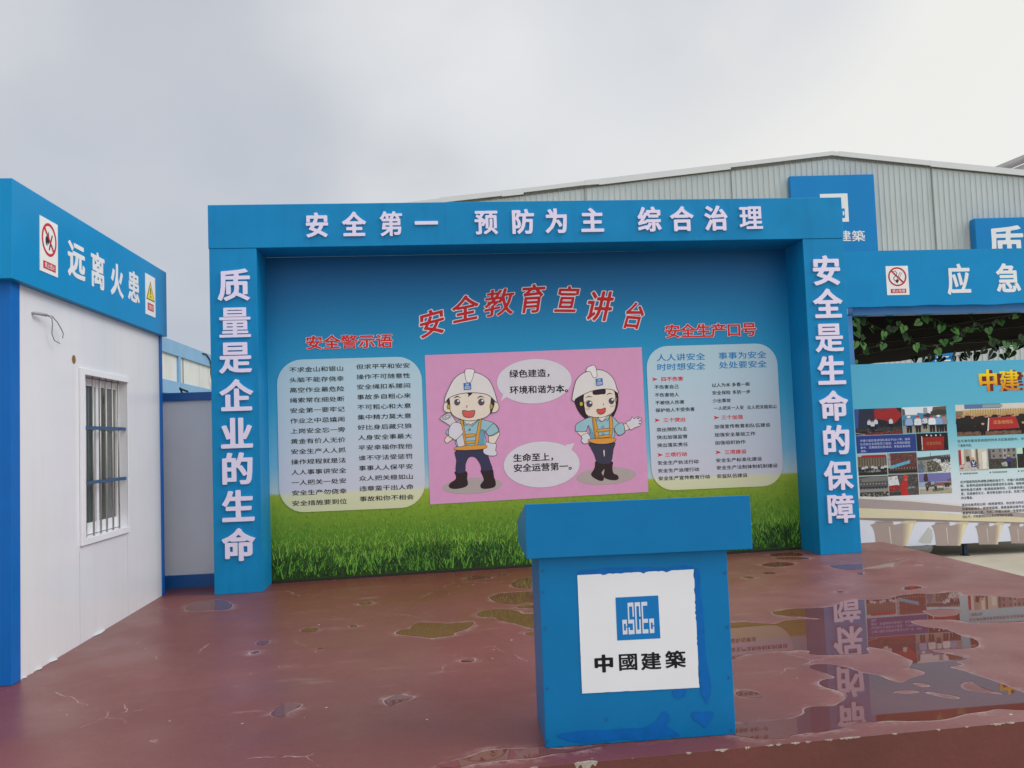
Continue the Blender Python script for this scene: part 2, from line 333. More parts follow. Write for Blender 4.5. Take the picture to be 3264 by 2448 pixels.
SMALL += [(F5, q) for q in ([(715, 567), (760, 558), (805, 565), (770, 576), (725, 575)], [(330, 742), (380, 730), (440, 738), (420, 755), (340, 755)], [(650, 718), (690, 712), (708, 722), (670, 728)], [(440, 865), (465, 860), (480, 868), (455, 873)], [(37, 828), (80, 812), (127, 820), (90, 842), (45, 842)], [(0, 885), (40, 880), (62, 888), (30, 902), (0, 903)], [(1422, 398), (1480, 385), (1570, 388), (1585, 398), (1500, 411), (1430, 408)], [(1635, 375), (1660, 371), (1692, 375), (1660, 381)], [(955, 770), (990, 745), (1050, 735), (1080, 710), (1130, 695), (1300, 700), (1465, 692), (1465, 715), (1420, 740), (1350, 765), (1340, 780), (1200, 798), (1100, 788), (1030, 780)], [(1395, 948), (1430, 935), (1480, 935), (1475, 955), (1400, 960)], [(137, 1295), (180, 1255), (230, 1232), (330, 1235), (320, 1255), (260, 1285), (220, 1315), (160, 1320)], [(885, 1225), (900, 1200), (960, 1180), (1070, 1185), (1065, 1200), (1000, 1220), (920, 1245)])]
SMALL += [(PD, q) for q in ([(228, 632), (262, 608), (350, 597), (420, 600), (420, 650), (300, 658), (240, 650)], [(105, 708), (150, 690), (220, 680), (300, 676), (400, 682), (400, 735), (300, 738), (250, 742), (180, 738), (130, 728)], [(255, 758), (300, 752), (400, 753), (400, 768), (290, 768)], [(35, 800), (90, 778), (150, 773), (220, 775), (260, 785), (300, 800), (360, 800), (420, 812), (420, 885), (350, 882), (260, 858), (180, 838), (130, 818), (60, 815)], [(310, 905), (400, 897), (400, 914), (320, 917)], [(-190, 1640), (-100, 1622), (0, 1592), (60, 1574), (150, 1560), (390, 1548), (500, 1552), (640, 1545), (760, 1530), (720, 1545), (560, 1568), (420, 1590), (250, 1612), (100, 1625), (0, 1640), (-100, 1655)])]
SMALL += [(S3, [(1410, 790), (1480, 760), (1620, 742), (1700, 745), (1760, 790), (1700, 815), (1600, 820), (1430, 822)])]
def wobble(l, amp, seed):
    return [(x + amp * noise.noise((x * 9, y * 9, seed)) , y + 1.6 * amp * noise.noise((x * 9, y * 9, seed + 5))) for x, y in l]
LOOPS = [(wobble(smoothed([fl(p) for p in Z(R5, POOL)], 5), .012, 1), [wobble(smoothed([fl(p) for p in Z(R5, q)], 5), .01, 2) for q in ISLES])]
LOOPS += [(wobble(smoothed([fl(p) for p in Z(rg, q)], 6), .012, 3), []) for rg, q in SMALL]
xs0, xs1, NX, NY = -3.6, 7.982, 460, 250
def front(x): return -5.255 + 0.02 * (x - 4)
def back(x): return 0.66
gx = np.repeat(np.linspace(xs0, xs1, NX + 1)[None, :], NY + 1, 0); tt = (np.linspace(0, 1, NY + 1) ** 1.35)[:, None]
gy = front(gx) * (1 - tt) + back(gx) * tt
P2 = np.stack([gx.ravel(), gy.ravel()], 1); dist = np.full(len(P2), 9.0); inside = np.zeros(len(P2), bool)
for lp, holes in LOOPS:
    for ring in [lp] + holes:
        a = np.array(ring); b = np.roll(a, -1, 0)
        lo = a.min(0) - 0.25; hi = a.max(0) + 0.25; sel = np.where(((P2 > lo) & (P2 < hi)).all(1))[0]; q = P2[sel]; dd = np.full(len(q), 9.0); ins = np.zeros(len(q), bool)
        for i in range(len(a)):
            e = b[i] - a[i]; wv = q - a[i]; t_ = np.clip((wv @ e) / (e @ e + 1e-12), 0, 1); dd = np.minimum(dd, np.hypot(*(wv - t_[:, None] * e).T))
            cnd = (a[i][1] > q[:, 1]) != (b[i][1] > q[:, 1])
            with np.errstate(divide='ignore', invalid='ignore'):
                xi = (b[i][0] - a[i][0]) * (q[:, 1] - a[i][1]) / (b[i][1] - a[i][1]) + a[i][0]
            ins ^= cnd & (q[:, 0] < xi)
        dist[sel] = np.minimum(dist[sel], dd); inside[sel] ^= ins
SD = np.where(inside, -dist, dist)
def floor_material():
    m = bpy.data.materials.new('maroon_floor_paint'); m.use_nodes = True; n = m.node_tree.nodes; l = m.node_tree.links; b = n['Principled BSDF']
    g = n.new('ShaderNodeNewGeometry')
    def noise_(scale, detail=5, stretch=(1, 1, 1), rough=0.6, rotz=0):
        mp_ = n.new('ShaderNodeMapping'); mp_.inputs['Scale'].default_value = stretch; mp_.inputs['Rotation'].default_value = (0, 0, rotz); l.new(g.outputs['Position'], mp_.inputs[0])
        t = n.new('ShaderNodeTexNoise'); t.inputs['Scale'].default_value = scale; t.inputs['Detail'].default_value = detail; t.inputs['Roughness'].default_value = rough; l.new(mp_.outputs[0], t.inputs['Vector']); return t.outputs['Fac']
    def rng(v, a, b_, c=0.0, d=1.0, smooth=True):
        r = n.new('ShaderNodeMapRange'); r.inputs[1].default_value = a; r.inputs[2].default_value = b_; r.inputs[3].default_value = c; r.inputs[4].default_value = d
        if smooth: r.interpolation_type = 'SMOOTHSTEP'
        l.new(v, r.inputs[0]); return r.outputs[0]
    def mul(a, b_):
        x = n.new('ShaderNodeMath'); x.operation = 'MULTIPLY'; l.new(a, x.inputs[0])
        if isinstance(b_, float): x.inputs[1].default_value = b_
        else: l.new(b_, x.inputs[1])
        return x.outputs[0]
    def mixc(f, a, rgb):
        x = n.new('ShaderNodeMix'); x.data_type = 'RGBA'; l.new(f, x.inputs[0]); l.new(a, x.inputs[6]); x.inputs[7].default_value = (*lin(rgb), 1); return x.outputs[2]
    at = n.new('ShaderNodeAttribute'); at.attribute_name = 'wet_distance'; sdv = at.outputs['Fac']
    big = noise_(0.8, 5); r = n.new('ShaderNodeValToRGB'); l.new(big, r.inputs[0])
    r.color_ramp.elements[0].position = 0.3; r.color_ramp.elements[1].position = 0.72
    r.color_ramp.elements[0].color = (*lin((108, 54, 48)), 1); r.color_ramp.elements[1].color = (*lin((122, 68, 60)), 1)
    c = r.outputs[0]
    # worn, chalky streaks dried along the drain direction
    scuff = mul(rng(noise_(1.6, 8, (1.0, 3.4, 1), 0.7, 0.12), 0.54, 0.78), rng(noise_(0.7, 4), 0.42, 0.62)); c = mixc(mul(scuff, 0.40), c, (172, 148, 140))
    # the right half of the stage dried to a paler film
    sx = n.new('ShaderNodeSeparateXYZ'); l.new(g.outputs['Position'], sx.inputs[0])
    film = mul(rng(sx.outputs['X'], 3.6, 6.2), rng(noise_(2.2, 6), 0.3, 0.7, 0.35, 1.0)); c = mixc(mul(film, 0.34), c, (168, 128, 120))
    rim = mul(mul(rng(sdv, 0.0, 0.085, 1.0, 0.0), rng(sdv, -0.004, 0.003)), rng(noise_(4.5, 6), 0.44, 0.66)); rim = mul(rim, rng(noise_(26, 4), 0.36, 0.60)); edge = mul(mul(rng(sdv, 0.0, 0.016, 1.0, 0.0), rng(sdv, -0.004, 0.003)), rng(noise_(3.1, 4), 0.42, 0.58)); c = mixc(mul(rim, 0.5), c, (190, 164, 158)); c = mixc(mul(edge, 0.5), c, (204, 184, 180))
    grit = rng(noise_(70, 4), 0.3, 0.7, 0.86, 1.14, False); gv_ = n.new('ShaderNodeVectorMath'); gv_.operation = 'SCALE'; l.new(c, gv_.inputs[0]); l.new(grit, gv_.inputs['Scale']); c = gv_.outputs[0]
    crk = n.new('ShaderNodeTexVoronoi'); crk.feature = 'DISTANCE_TO_EDGE'; crk.inputs['Scale'].default_value = 1.3; mpv = n.new('ShaderNodeMapping'); mpv.inputs['Rotation'].default_value = (0, 0, .5); l.new(g.outputs['Position'], mpv.inputs[0])
    nzv = n.new('ShaderNodeTexNoise'); nzv.inputs['Scale'].default_value = 7; nzv.inputs['Detail'].default_value = 5; l.new(mpv.outputs[0], nzv.inputs['Vector']); wv_ = n.new('ShaderNodeMix'); wv_.data_type = 'VECTOR'; wv_.inputs[0].default_value = .12; l.new(mpv.outputs[0], wv_.inputs[4]); l.new(nzv.outputs['Color'], wv_.inputs[5]); l.new(wv_.outputs[1], crk.inputs['Vector'])
    ck = mul(mul(rng(crk.outputs['Distance'], 0.001, 0.006, 1.0, 0.0), rng(noise_(1.1, 3), 0.56, 0.62)), rng(noise_(9, 3), 0.4, 0.55)); c = mixc(mul(ck, 0.55), c, (196, 176, 172))
    thin = rng(noise_(5.0, 8, (1, 3.2, 1), 0.75, 0.3), 0.655, 0.70); c = mixc(mul(thin, 0.5), c, (188, 166, 160))
    vo = n.new('ShaderNodeTexVoronoi'); vo.inputs['Scale'].default_value = 8.5; vo.inputs['Randomness'].default_value = 1.0; l.new(g.outputs['Position'], vo.inputs['Vector'])
    spk = mul(rng(vo.outputs['Distance'], 0.0, 0.10, 1.0, 0.0, False), rng(noise_(2.0, 2), 0.5, 0.6)); spk = mul(rng(spk, 0.25, 0.35), rng(noise_(60, 2), 0.40, 0.45)); c = mixc(spk, c, (205, 195, 190))
    l.new(c, b.inputs['Base Color'])
    ro = rng(noise_(1.3, 5), 0.3, 0.7, 0.30, 0.44)
    l.new(ro, b.inputs['Roughness']); b.inputs['Specular IOR Level'].default_value = 0.55
    bp = n.new('ShaderNodeBump'); bp.inputs['Strength'].default_value = 0.12; bp.inputs['Distance'].default_value = 0.004; l.new(noise_(18, 6), bp.inputs['Height']); l.new(bp.outputs[0], b.inputs['Normal'])
    return m
FLOOR = floor_material()
EDGE = mat('maroon_stage_side', (100, 50, 44), rough=0.6, var=0.16, scale=3, bump=0.25, bscale=30)
CHIP = mat('bare_concrete_chip', (158, 148, 134), rough=0.8, var=0.3, scale=25, bump=0.4, bscale=60)
me = bpy.data.meshes.new('stage_floor')
fz = 0.015 * (P2[:, 0] - 4) + 0.010 * P2[:, 1]
verts = [tuple(map(float, p)) for p in np.column_stack([P2, fz])]; W_ = NX + 1
faces = [(j * W_ + i, j * W_ + i + 1, (j + 1) * W_ + i + 1, (j + 1) * W_ + i) for j in range(NY) for i in range(NX)]; fm = [0] * len(faces)
def side(ids):
    for i0, i1 in zip(ids, ids[1:]):
        k = len(verts); p, q = verts[i0], verts[i1]
        verts.extend([p, q, (q[0], q[1], GZ), (p[0], p[1], GZ)]); faces.append((k + 3, k + 2, k + 1, k)); fm.append(1)
side(list(range(W_))[::10]); side([j * W_ + NX for j in range(0, NY + 1, 10)]); side([NY * W_ + i for i in range(NX, -1, -10)]); side([j * W_ for j in range(NY, -1, -10)])
def chip(cx, top_w, drop, back_w):       # flaked patch wrapping the front nosing
    k = len(verts); n_ = 15; pa = []; pb = []; sd_ = rnd.random() * 50
    for i in range(n_):
        t = i / (n_ - 1); x = cx + (t - .5) * top_w; e = math.sin(math.pi * t) ** .7
        yb = front(x) + back_w * e * max(.12, .55 + .9 * noise.noise((t * 5, sd_, 0))); pa.append((x, yb, floor_z(x, yb) + 0.002))
        pb.append((x, front(x) - 0.002, floor_z(x, front(x)) - drop * e * max(.1, .5 + .9 * noise.noise((t * 6, sd_, 9)))))
    md = [(p[0], front(p[0]) - 0.002, floor_z(p[0], front(p[0])) + 0.002) for p in pa]
    verts.extend(pa + md + pb)
    for i in range(n_ - 1):
        faces.append((k + n_ + i, k + n_ + i + 1, k + i + 1, k + i)); fm.append(2)
        faces.append((k + 2 * n_ + i, k + 2 * n_ + i + 1, k + n_ + i + 1, k + n_ + i)); fm.append(2)
for u in (1868,): chip(fl((u, 2432))[0], 0.11, 0.05, 0.03)
for u, v, w_ in ((2295, 2385, .05), (2450, 2374, .03), (2535, 2368, .035), (2575, 2364, .02), (2640, 2357, .03), (2700, 2352, .06), (2730, 2350, .03), (2850, 2338, .02), (3180, 2308, .06), (3220, 2303, .03), (2380, 2380, .02), (2990, 2325, .015), (3080, 2316, .015), (1700, 2440, .03), (2480, 2372, .02), (2190, 2394, .02)):
    chip(fl((u, v))[0], w_ * 1.3, .009, .012)
me.from_pydata(verts, [], faces); me.materials.append(FLOOR); me.materials.append(EDGE); me.materials.append(CHIP); me.polygons.foreach_set('material_index', fm)
at = me.attributes.new('wet_distance', 'FLOAT', 'POINT'); vals = np.full(len(verts), 9.0, np.float32); vals[:len(SD)] = SD; at.data.foreach_set('value', vals)
me.update(); so_ = bpy.data.objects.new('stage_floor', me); COL.objects.link(so_); tag(so_, kind='structure')
# standing water
def water_material():
    m = bpy.data.materials.new('rainwater_on_maroon'); m.use_nodes = True; n = m.node_tree.nodes; l = m.node_tree.links; b = n['Principled BSDF']
    g = n.new('ShaderNodeNewGeometry'); t = n.new('ShaderNodeTexNoise'); t.inputs['Scale'].default_value = 1.2; t.inputs['Detail'].default_value = 5; l.new(g.outputs['Position'], t.inputs['Vector'])
    r = n.new('ShaderNodeValToRGB'); r.color_ramp.elements[0].position = .3; r.color_ramp.elements[1].position = .7; l.new(t.outputs['Fac'], r.inputs[0])
    r.color_ramp.elements[0].color = (*lin((102, 57, 50)), 1); r.color_ramp.elements[1].color = (*lin((112, 65, 57)), 1); l.new(r.outputs[0], b.inputs['Base Color'])
    up = n.new('ShaderNodeCombineXYZ'); up.inputs[0].default_value = -.001; up.inputs[1].default_value = -.0022; up.inputs[2].default_value = 1.0; l.new(up.outputs[0], b.inputs['Normal'])
    b.inputs['Roughness'].default_value = 0.015; b.inputs['IOR'].default_value = 1.29; b.inputs['Specular IOR Level'].default_value = 0.5
    return m
WATER = water_material()
for lp, holes in LOOPS:
    bm = bmesh.new()
    for ring in [lp] + holes:
        r_ = []
        for x, y in ring:
            x = min(x, xs1 - .002); y = max(y, front(x) + .004)
            r_.append(bm.verts.new((x, y, floor_z(x, y) + 0.0012)))
        for i in range(len(r_)):
            if r_[i].co != r_[i - 1].co: bm.edges.new((r_[i - 1], r_[i]))
    bmesh.ops.triangle_fill(bm, use_beauty=True, edges=bm.edges[:])
    for f in bm.faces:
        if f.normal.z < 0: f.normal_flip()
    me = bpy.data.meshes.new('puddle'); bm.to_mesh(me); bm.free(); me.materials.append(WATER)
    o = bpy.data.objects.new('puddle', me); COL.objects.link(o); tag(o, kind='structure')

# ------------------------------------------------------------------ stage gate (portal frame)
gxL, gxR, gx1, gx2, gH, gB, gD = 0.471, 7.392, 0.957, 6.923, 4.005, 3.538, 0.535
gate = thing('stage_gate', (gxL, 0, floor_z(gxL, 0)), 'big blue portal frame with lavender slogan letters standing on maroon stage', 'gate')
def pillar(x0, x1):
    m = MB()
    m.hexa([(x0, 0, floor_z(x0, 0)), (x1, 0, floor_z(x1, 0)), (x1, gD, floor_z(x1, gD)), (x0, gD, floor_z(x0, gD))], [(x0, 0, gB), (x1, 0, gB), (x1, gD, gB), (x0, gD, gB)], BLUE)
    return obj('pillar', m, gate, bevel=0.004)
pl = pillar(gxL, gx1); pr_ = pillar(gx2, gxR)
m = MB(); m.box(gxL - .006, gxR + .006, -0.005, gD + .005, gB + .002, gH, BLUE); ln = obj('lintel', m, gate, bevel=0.005)
FG = Frame((0, -0.001, 0), (1, 0, 0), (0, 0, 1)); FGL = Frame((0, -0.006, 0), (1, 0, 0), (0, 0, 1))
def letter(fr, ch, uc, vc, wpx, hpx, parent, mt=FOAM, bold=0.036, thick=0.018):
    a, b = fr.loc((uc, vc)); ka = fr.loc((uc + 1, vc))[0] - a; kb = b - fr.loc((uc, vc + 1))[1]
    m = MB(); m.glyph(fr, ch, mt, 0.0005, (a - ka * wpx / 2, b - kb * hpx / 2, a + ka * wpx / 2, b + kb * hpx / 2), bold, thick); return obj('letter', m, parent)
for ch, x, y in zip('质量是企业的生命', (506, 508, 509, 511, 512, 513, 515, 516), (616, 697, 772, 855, 937, 1013, 1094, 1177)): letter(FG, ch, *Z(OV, (x, y)), 97, 99, pl)
for ch, x, y in zip('安全是生命的保障', (1784, 1787, 1790, 1795, 1800, 1805, 1810, 1815), (585, 657, 729, 801, 877, 951, 1027, 1098)): letter(FG, ch, *Z(OV, (x, y)), 84, 91, pr_)
for ch, x in zip('安全第一预防为主综合治理', (685, 765, 845, 921, 1050, 1129, 1202, 1279, 1402, 1472, 1546, 1621)): letter(FGL, ch, *Z(OV, (x, 487 - (x - 685) * .0171)), 69, 76, ln)

# ------------------------------------------------------------------ printed backdrop inside the gate
FB = Frame((0, 0.500, 0), (1, 0, 0), (0, 0, 1))
zg = FB.at(Z(A, (30, 1458))).z
bd = thing('backdrop_banner', (gx1, 0.5, floor_z(gx1, .5)), 'printed blue sky and green grass safety backdrop stretched inside the blue portal', 'banner')
SKYP = gradmat('backdrop_print', [(-0.08, (36, 58, 22)), (zg * .25, (58, 96, 32)), (zg * .5, (96, 142, 42)), (zg * .85, (138, 168, 54)), (zg - .01, (158, 176, 60)), (zg + .012, (186, 208, 206)), (zg + .3, (120, 190, 220)), (zg + .9, (66, 172, 212)), (zg + 1.6, (34, 146, 196)), (zg + 2.3, (18, 108, 164)), (3.6, (12, 84, 136))], rough=0.42, grain=0.10, gscale=70, bump=0.12)
m = MB(); nxb = 30
for i in range(nxb):
    x0 = gx1 - .02 + (gx2 - gx1 + .04) * i / nxb; x1 = gx1 - .02 + (gx2 - gx1 + .04) * (i + 1) / nxb
    m.face([(x0, .5, floor_z(x0, .5) + .012), (x1, .5, floor_z(x1, .5) + .012), (x1, .5, gB), (x0, .5, gB)], SKYP)
x0, x1 = gx1, gx2
m.hexa([(x0, .488, floor_z(x0, .5)), (x1, .488, floor_z(x1, .5)), (x1, .53, floor_z(x1, .5)), (x0, .53, floor_z(x0, .5))], [(x0, .488, floor_z(x0, .5) + .022), (x1, .488, floor_z(x1, .5) + .022), (x1, .53, floor_z(x1, .5) + .022), (x0, .53, floor_z(x0, .5) + .022)], mat('black_batten', (26, 26, 28), .6))
obj('printed_sheet', m, bd)
# printed grass blades, growing larger towards the bottom of the picture
m = MB(); greens = [ink(h) for h in ('66a034', '4c842a', '86b844', '376628', '9cc450', '2b4e20', '789f3c', '1e3718')]
for i in range(12000):
    t = rnd.random() ** 1.05; x = gx1 + .02 + rnd.random() * (gx2 - gx1 - .04); zb = floor_z(x, .5) + .03; z = zb + (zg * .92 - zb) * t
    dk = noise.noise((x * 1.7, z * 5, 3)) * .5 + .5
    s_ = (0.145 * (1 - t) ** 1.8 + 0.012) * (0.35 + rnd.random() * .9); wd = s_ * 0.035 + .0022; lean = max(-1.3, min(1.3, rnd.gauss(0, .85)))
    if t < .34 and dk > .33 + t * .9: mt = rnd.choice([greens[7], greens[7], greens[5], greens[5], greens[3], greens[0], greens[1]])
    elif t < .34: mt = rnd.choice([greens[1], greens[0], greens[3], greens[6], greens[2], greens[5], greens[3], greens[1]])
    else: mt = rnd.choice([greens[0], greens[6], greens[6], greens[1], greens[2]])
    a1, a2 = lean * .45, lean; mx_, mz_ = x + math.sin(a1) * s_ * .55, z + math.cos(a1) * s_ * .55; tx_, tz_ = mx_ + math.sin(a2) * s_ * .5, mz_ + math.cos(a2) * s_ * .5
    am = (a1 + a2) / 2; ox, oz = math.cos(am) * wd * .8, -math.sin(am) * wd * .8
    p = [(x - wd, z), (x + wd, z), (mx_ + ox, mz_ + oz), (tx_, tz_), (mx_ - ox, mz_ - oz)]
    p = [(min(max(a, gx1 + .003), gx2 - .003), b) for a, b in p]
    m.poly(FB, p, mt, .001 + (1 - t) * .003 + rnd.random() * .0016)
obj('printed_grass', m, bd)
PANEL = gradmat('pale_print_panel', [(zg - .4, (206, 214, 160)), (zg - .02, (216, 220, 184)), (zg + .03, (206, 210, 222)), (zg + 1.2, (186, 214, 226)), (zg + 1.7, (176, 210, 222))], rough=.45)
BLK = ink('23262a'); RED = ink('d8282c'); PAPER = ink('e6e2e8')
def rounded(fr, TL, TR, BL, rad):
    a0, b1 = fr.loc(TL); a1 = fr.loc(TR)[0]; b0 = fr.loc(BL)[1]; o = []
    for cx, cy, s_ in ((a1 - rad, b1 - rad, 0), (a0 + rad, b1 - rad, 90), (a0 + rad, b0 + rad, 180), (a1 - rad, b0 + rad, 270)): o += ell(cx, cy, rad, rad, 0, 8, s_, s_ + 90)
    return o
def outlined(m, fr, s, TL, BR, mt, edge, h, bold, ob, sp=1.0):
    """heading letters: coloured glyphs over a wider pale outline"""
    a0, b1 = fr.loc(TL); a1, b0 = fr.loc(BR); n = len(s); st = (a1 - a0) / n
    for i, c in enumerate(s):
        bx = (a0 + i * st + st * (1 - sp) / 2, b0, a0 + (i + 1) * st - st * (1 - sp) / 2, b1)
        m.glyph(fr, c, edge, h, bx, ob); m.glyph(fr, c, mt, h + .0015, bx, bold)
# left text panel
m = MB(); m.poly(FB, rounded(FB, *Z(A, [(88, 272), (1362, 232), (110, 1620)]), .27), PANEL, .006); obj('text_panel', m, bd)
m = MB(); outlined(m, FB, '安全警示语', Z(A, (340, 60)), Z(A, (1115, 158)), RED, PAPER, .007, .028, .062, .92); obj('heading', m, bd)
rowsL = '不求金山和银山 头脑不能存侥幸 高空作业最危险 绳索常在细处断 安全第一要牢记 作业之中忌嬉闹 上岗安全忘一旁 黄金有价人无价 安全生产人人抓 操作规程就是法 人人事事讲安全 一人把关一处安 安全生产勿侥幸 安全措施要到位'.split()
rowsR = '但求平平和安安 操作不可随意性 安全绳扣系腰间 事故多自粗心来 不可粗心和大意 集中精力莫大意 好比身后藏只狼 人身安全事最大 平安幸福你我他 谁不守法受惩罚 事事人人保平安 众人把关稳如山 违章蛮干出人命 事故和你不相会'.split()
m = MB()
for rows, (TL, TR, BL) in ((rowsL, Z(A, [(200, 335), (678, 316), (227, 1557)])), (rowsR, Z(A, [(790, 309), (1262, 295), (826, 1517)]))):
    a0, b1 = FB.loc(TL); a1 = FB.loc(TR)[0]; b0 = FB.loc(BL)[1]; pit = (b1 - b0) / (13 + .50)
    for i, s in enumerate(rows): m = MB(); m.line(FB, s, BLK, .008, a0, b1 - i * pit - pit * .50, a1, b1 - i * pit, .012); obj('slogan_line', m, bd)
# right text panel
m = MB(); m.poly(FB, rounded(FB, *Z(B, [(160, 290), (1310, 258), (213, 1562)]), .25), PANEL, .006); obj('text_panel', m, bd)
m = MB(); outlined(m, FB, '安全生产口号', Z(B, (325, 98)), Z(B, (1140, 196)), RED, PAPER, .007, .028, .062, .95); obj('heading', m, bd)
m = MB(); CY = ink('2487c4')
def tline(m, fr, s, x, y, w_, h_, mt, bold=0.0, reg=B, h=.008):      # x, y: left end and middle of the line; w_, h_ in window px
    a, b = fr.loc(Z(reg, (x, y))); k = reg[2]; u, v = Z(reg, (x, y)); ka = (fr.loc((u + 1, v))[0] - a) * k; kb = (b - fr.loc((u, v + 1))[1]) * k
    m.line(fr, s, mt, h, a, b - kb * h_ / 2, a + ka * w_, b + kb * h_ / 2, bold)
for s, x, y, w_ in (('人人讲安全', 258, 388, 425), ('时时想安全', 260, 472, 427), ('事事为安全', 800, 372, 422), ('处处要安全', 806, 454, 420)): m = MB(); tline(m, FB, s, x, y, w_, 62, CY, .012); obj('slogan_line', m, bd)
for s, x, y, w_ in (('四不伤害', 295, 577, 195), ('三个突出', 315, 938, 195), ('三个加强', 825, 915, 190), ('三项行动', 330, 1243, 193), ('三项建设', 853, 1220, 193)):
    m = MB(); tline(m, FB, s, x, y, w_, 38, RED, .02); obj('slogan_line', m, bd); m = MB()
    ax = x - (66 if x in (330, 825) else 78); m.px(FB, Z(B, [(ax - 2, y - 16), (ax + 50, y), (ax - 2, y + 18), (ax + 12, y + 2)]), RED, .008); obj('arrow_mark', m, bd)
for s, x, y, w_ in (('不伤害自己', 236, 648, 215), ('不伤害他人', 240, 718, 213), ('不被他人伤害', 244, 785, 256), ('保护他人不受伤害', 247, 852, 346), ('突出预防为主', 256, 1023, 270), ('突出加强监管', 259, 1090, 270), ('突出落实责任', 262, 1160, 270), ('安全生产执法行动', 265, 1315, 362), ('安全生产治理行动', 268, 1384, 364), ('安全生产宣传教育行动', 272, 1452, 456), ('少出事故', 749, 768, 160), ('一人把关一人安', 760, 834, 264), ('众人把关稳如山', 1052, 825, 260), ('以人为本', 742, 631, 162), ('多看一眼', 918, 625, 158), ('安全保险', 746, 698, 160), ('多防一步', 922, 692, 160), ('加强宣传教育和队伍建设', 764, 996, 495), ('加强安全基础工作', 767, 1068, 360), ('加强组织协作', 770, 1138, 268), ('安全生产标准化建设', 779, 1293, 405), ('安全生产法制体制机制建设', 783, 1358, 542), ('安监队伍建设', 787, 1432, 268)):
    m = MB(); tline(m, FB, s, x, y, w_, 35, BLK, .016); obj('slogan_line', m, bd)
# arched brush title
m = MB()
for c, x, y, w_, h_, r_ in (('安', 165, 435, 235, 235, 14), ('全', 475, 305, 235, 235, 10), ('教', 790, 245, 265, 245, 6), ('育', 1097, 210, 215, 260, 2), ('宣', 1420, 218, 200, 245, -2), ('讲', 1722, 280, 225, 270, -3), ('台', 2040, 368, 180, 240, -6)):
    u, v = Z(T, (x, y)); a, b = FB.loc((u, v)); ka = (FB.loc((u + 1, v))[0] - a) * T[2]; bx = (a - ka * w_ / 2, b - ka * h_ / 2, a + ka * w_ / 2, b + ka * h_ / 2)
    m.glyph(FB, c, PAPER, .003, bx, .062, 0, math.radians(r_), .22); m.glyph(FB, c, ink('c8232b'), .0045, bx, .022, 0, math.radians(r_), .22)
obj('title', m, bd)
# cartoon poster
m = MB(); m.px(FB, Z(PC, [(12, 95), (2050, 20), (2113, 1380), (62, 1497)]), ink('dc9fc6'), .004); obj('poster_sheet', m, bd)
OUT = ink('3a2b2c')
def figure(reg, fr, shapes, base):
    m = MB(); kk = fr.loc((reg[0] + 101, reg[1] + 150))[0] - fr.loc((reg[0] + 100, reg[1] + 150))[0]
    for i, (pts, c, ow) in enumerate(shapes):
        l = smoothed([fr.loc(p) for p in Z(reg, pts)], 3); h = base + i * .0003
        if c: m.poly(fr, l, ink(c), h)
        if ow: m.stroke(fr, l, ow * reg[2] * kk, OUT, h + .00015, True)
    return m
def dash(m, fr, reg, pts, w_, h):
    kk = fr.loc((reg[0] + 101, reg[1]))[0] - fr.loc((reg[0] + 100, reg[1]))[0]; m.stroke(fr, [fr.loc(p) for p in Z(reg, pts)], w_ * reg[2] * kk, OUT, h)
ER = lambda x, y, r, q=None: ell(x, y, r, q or r, 0, 12)
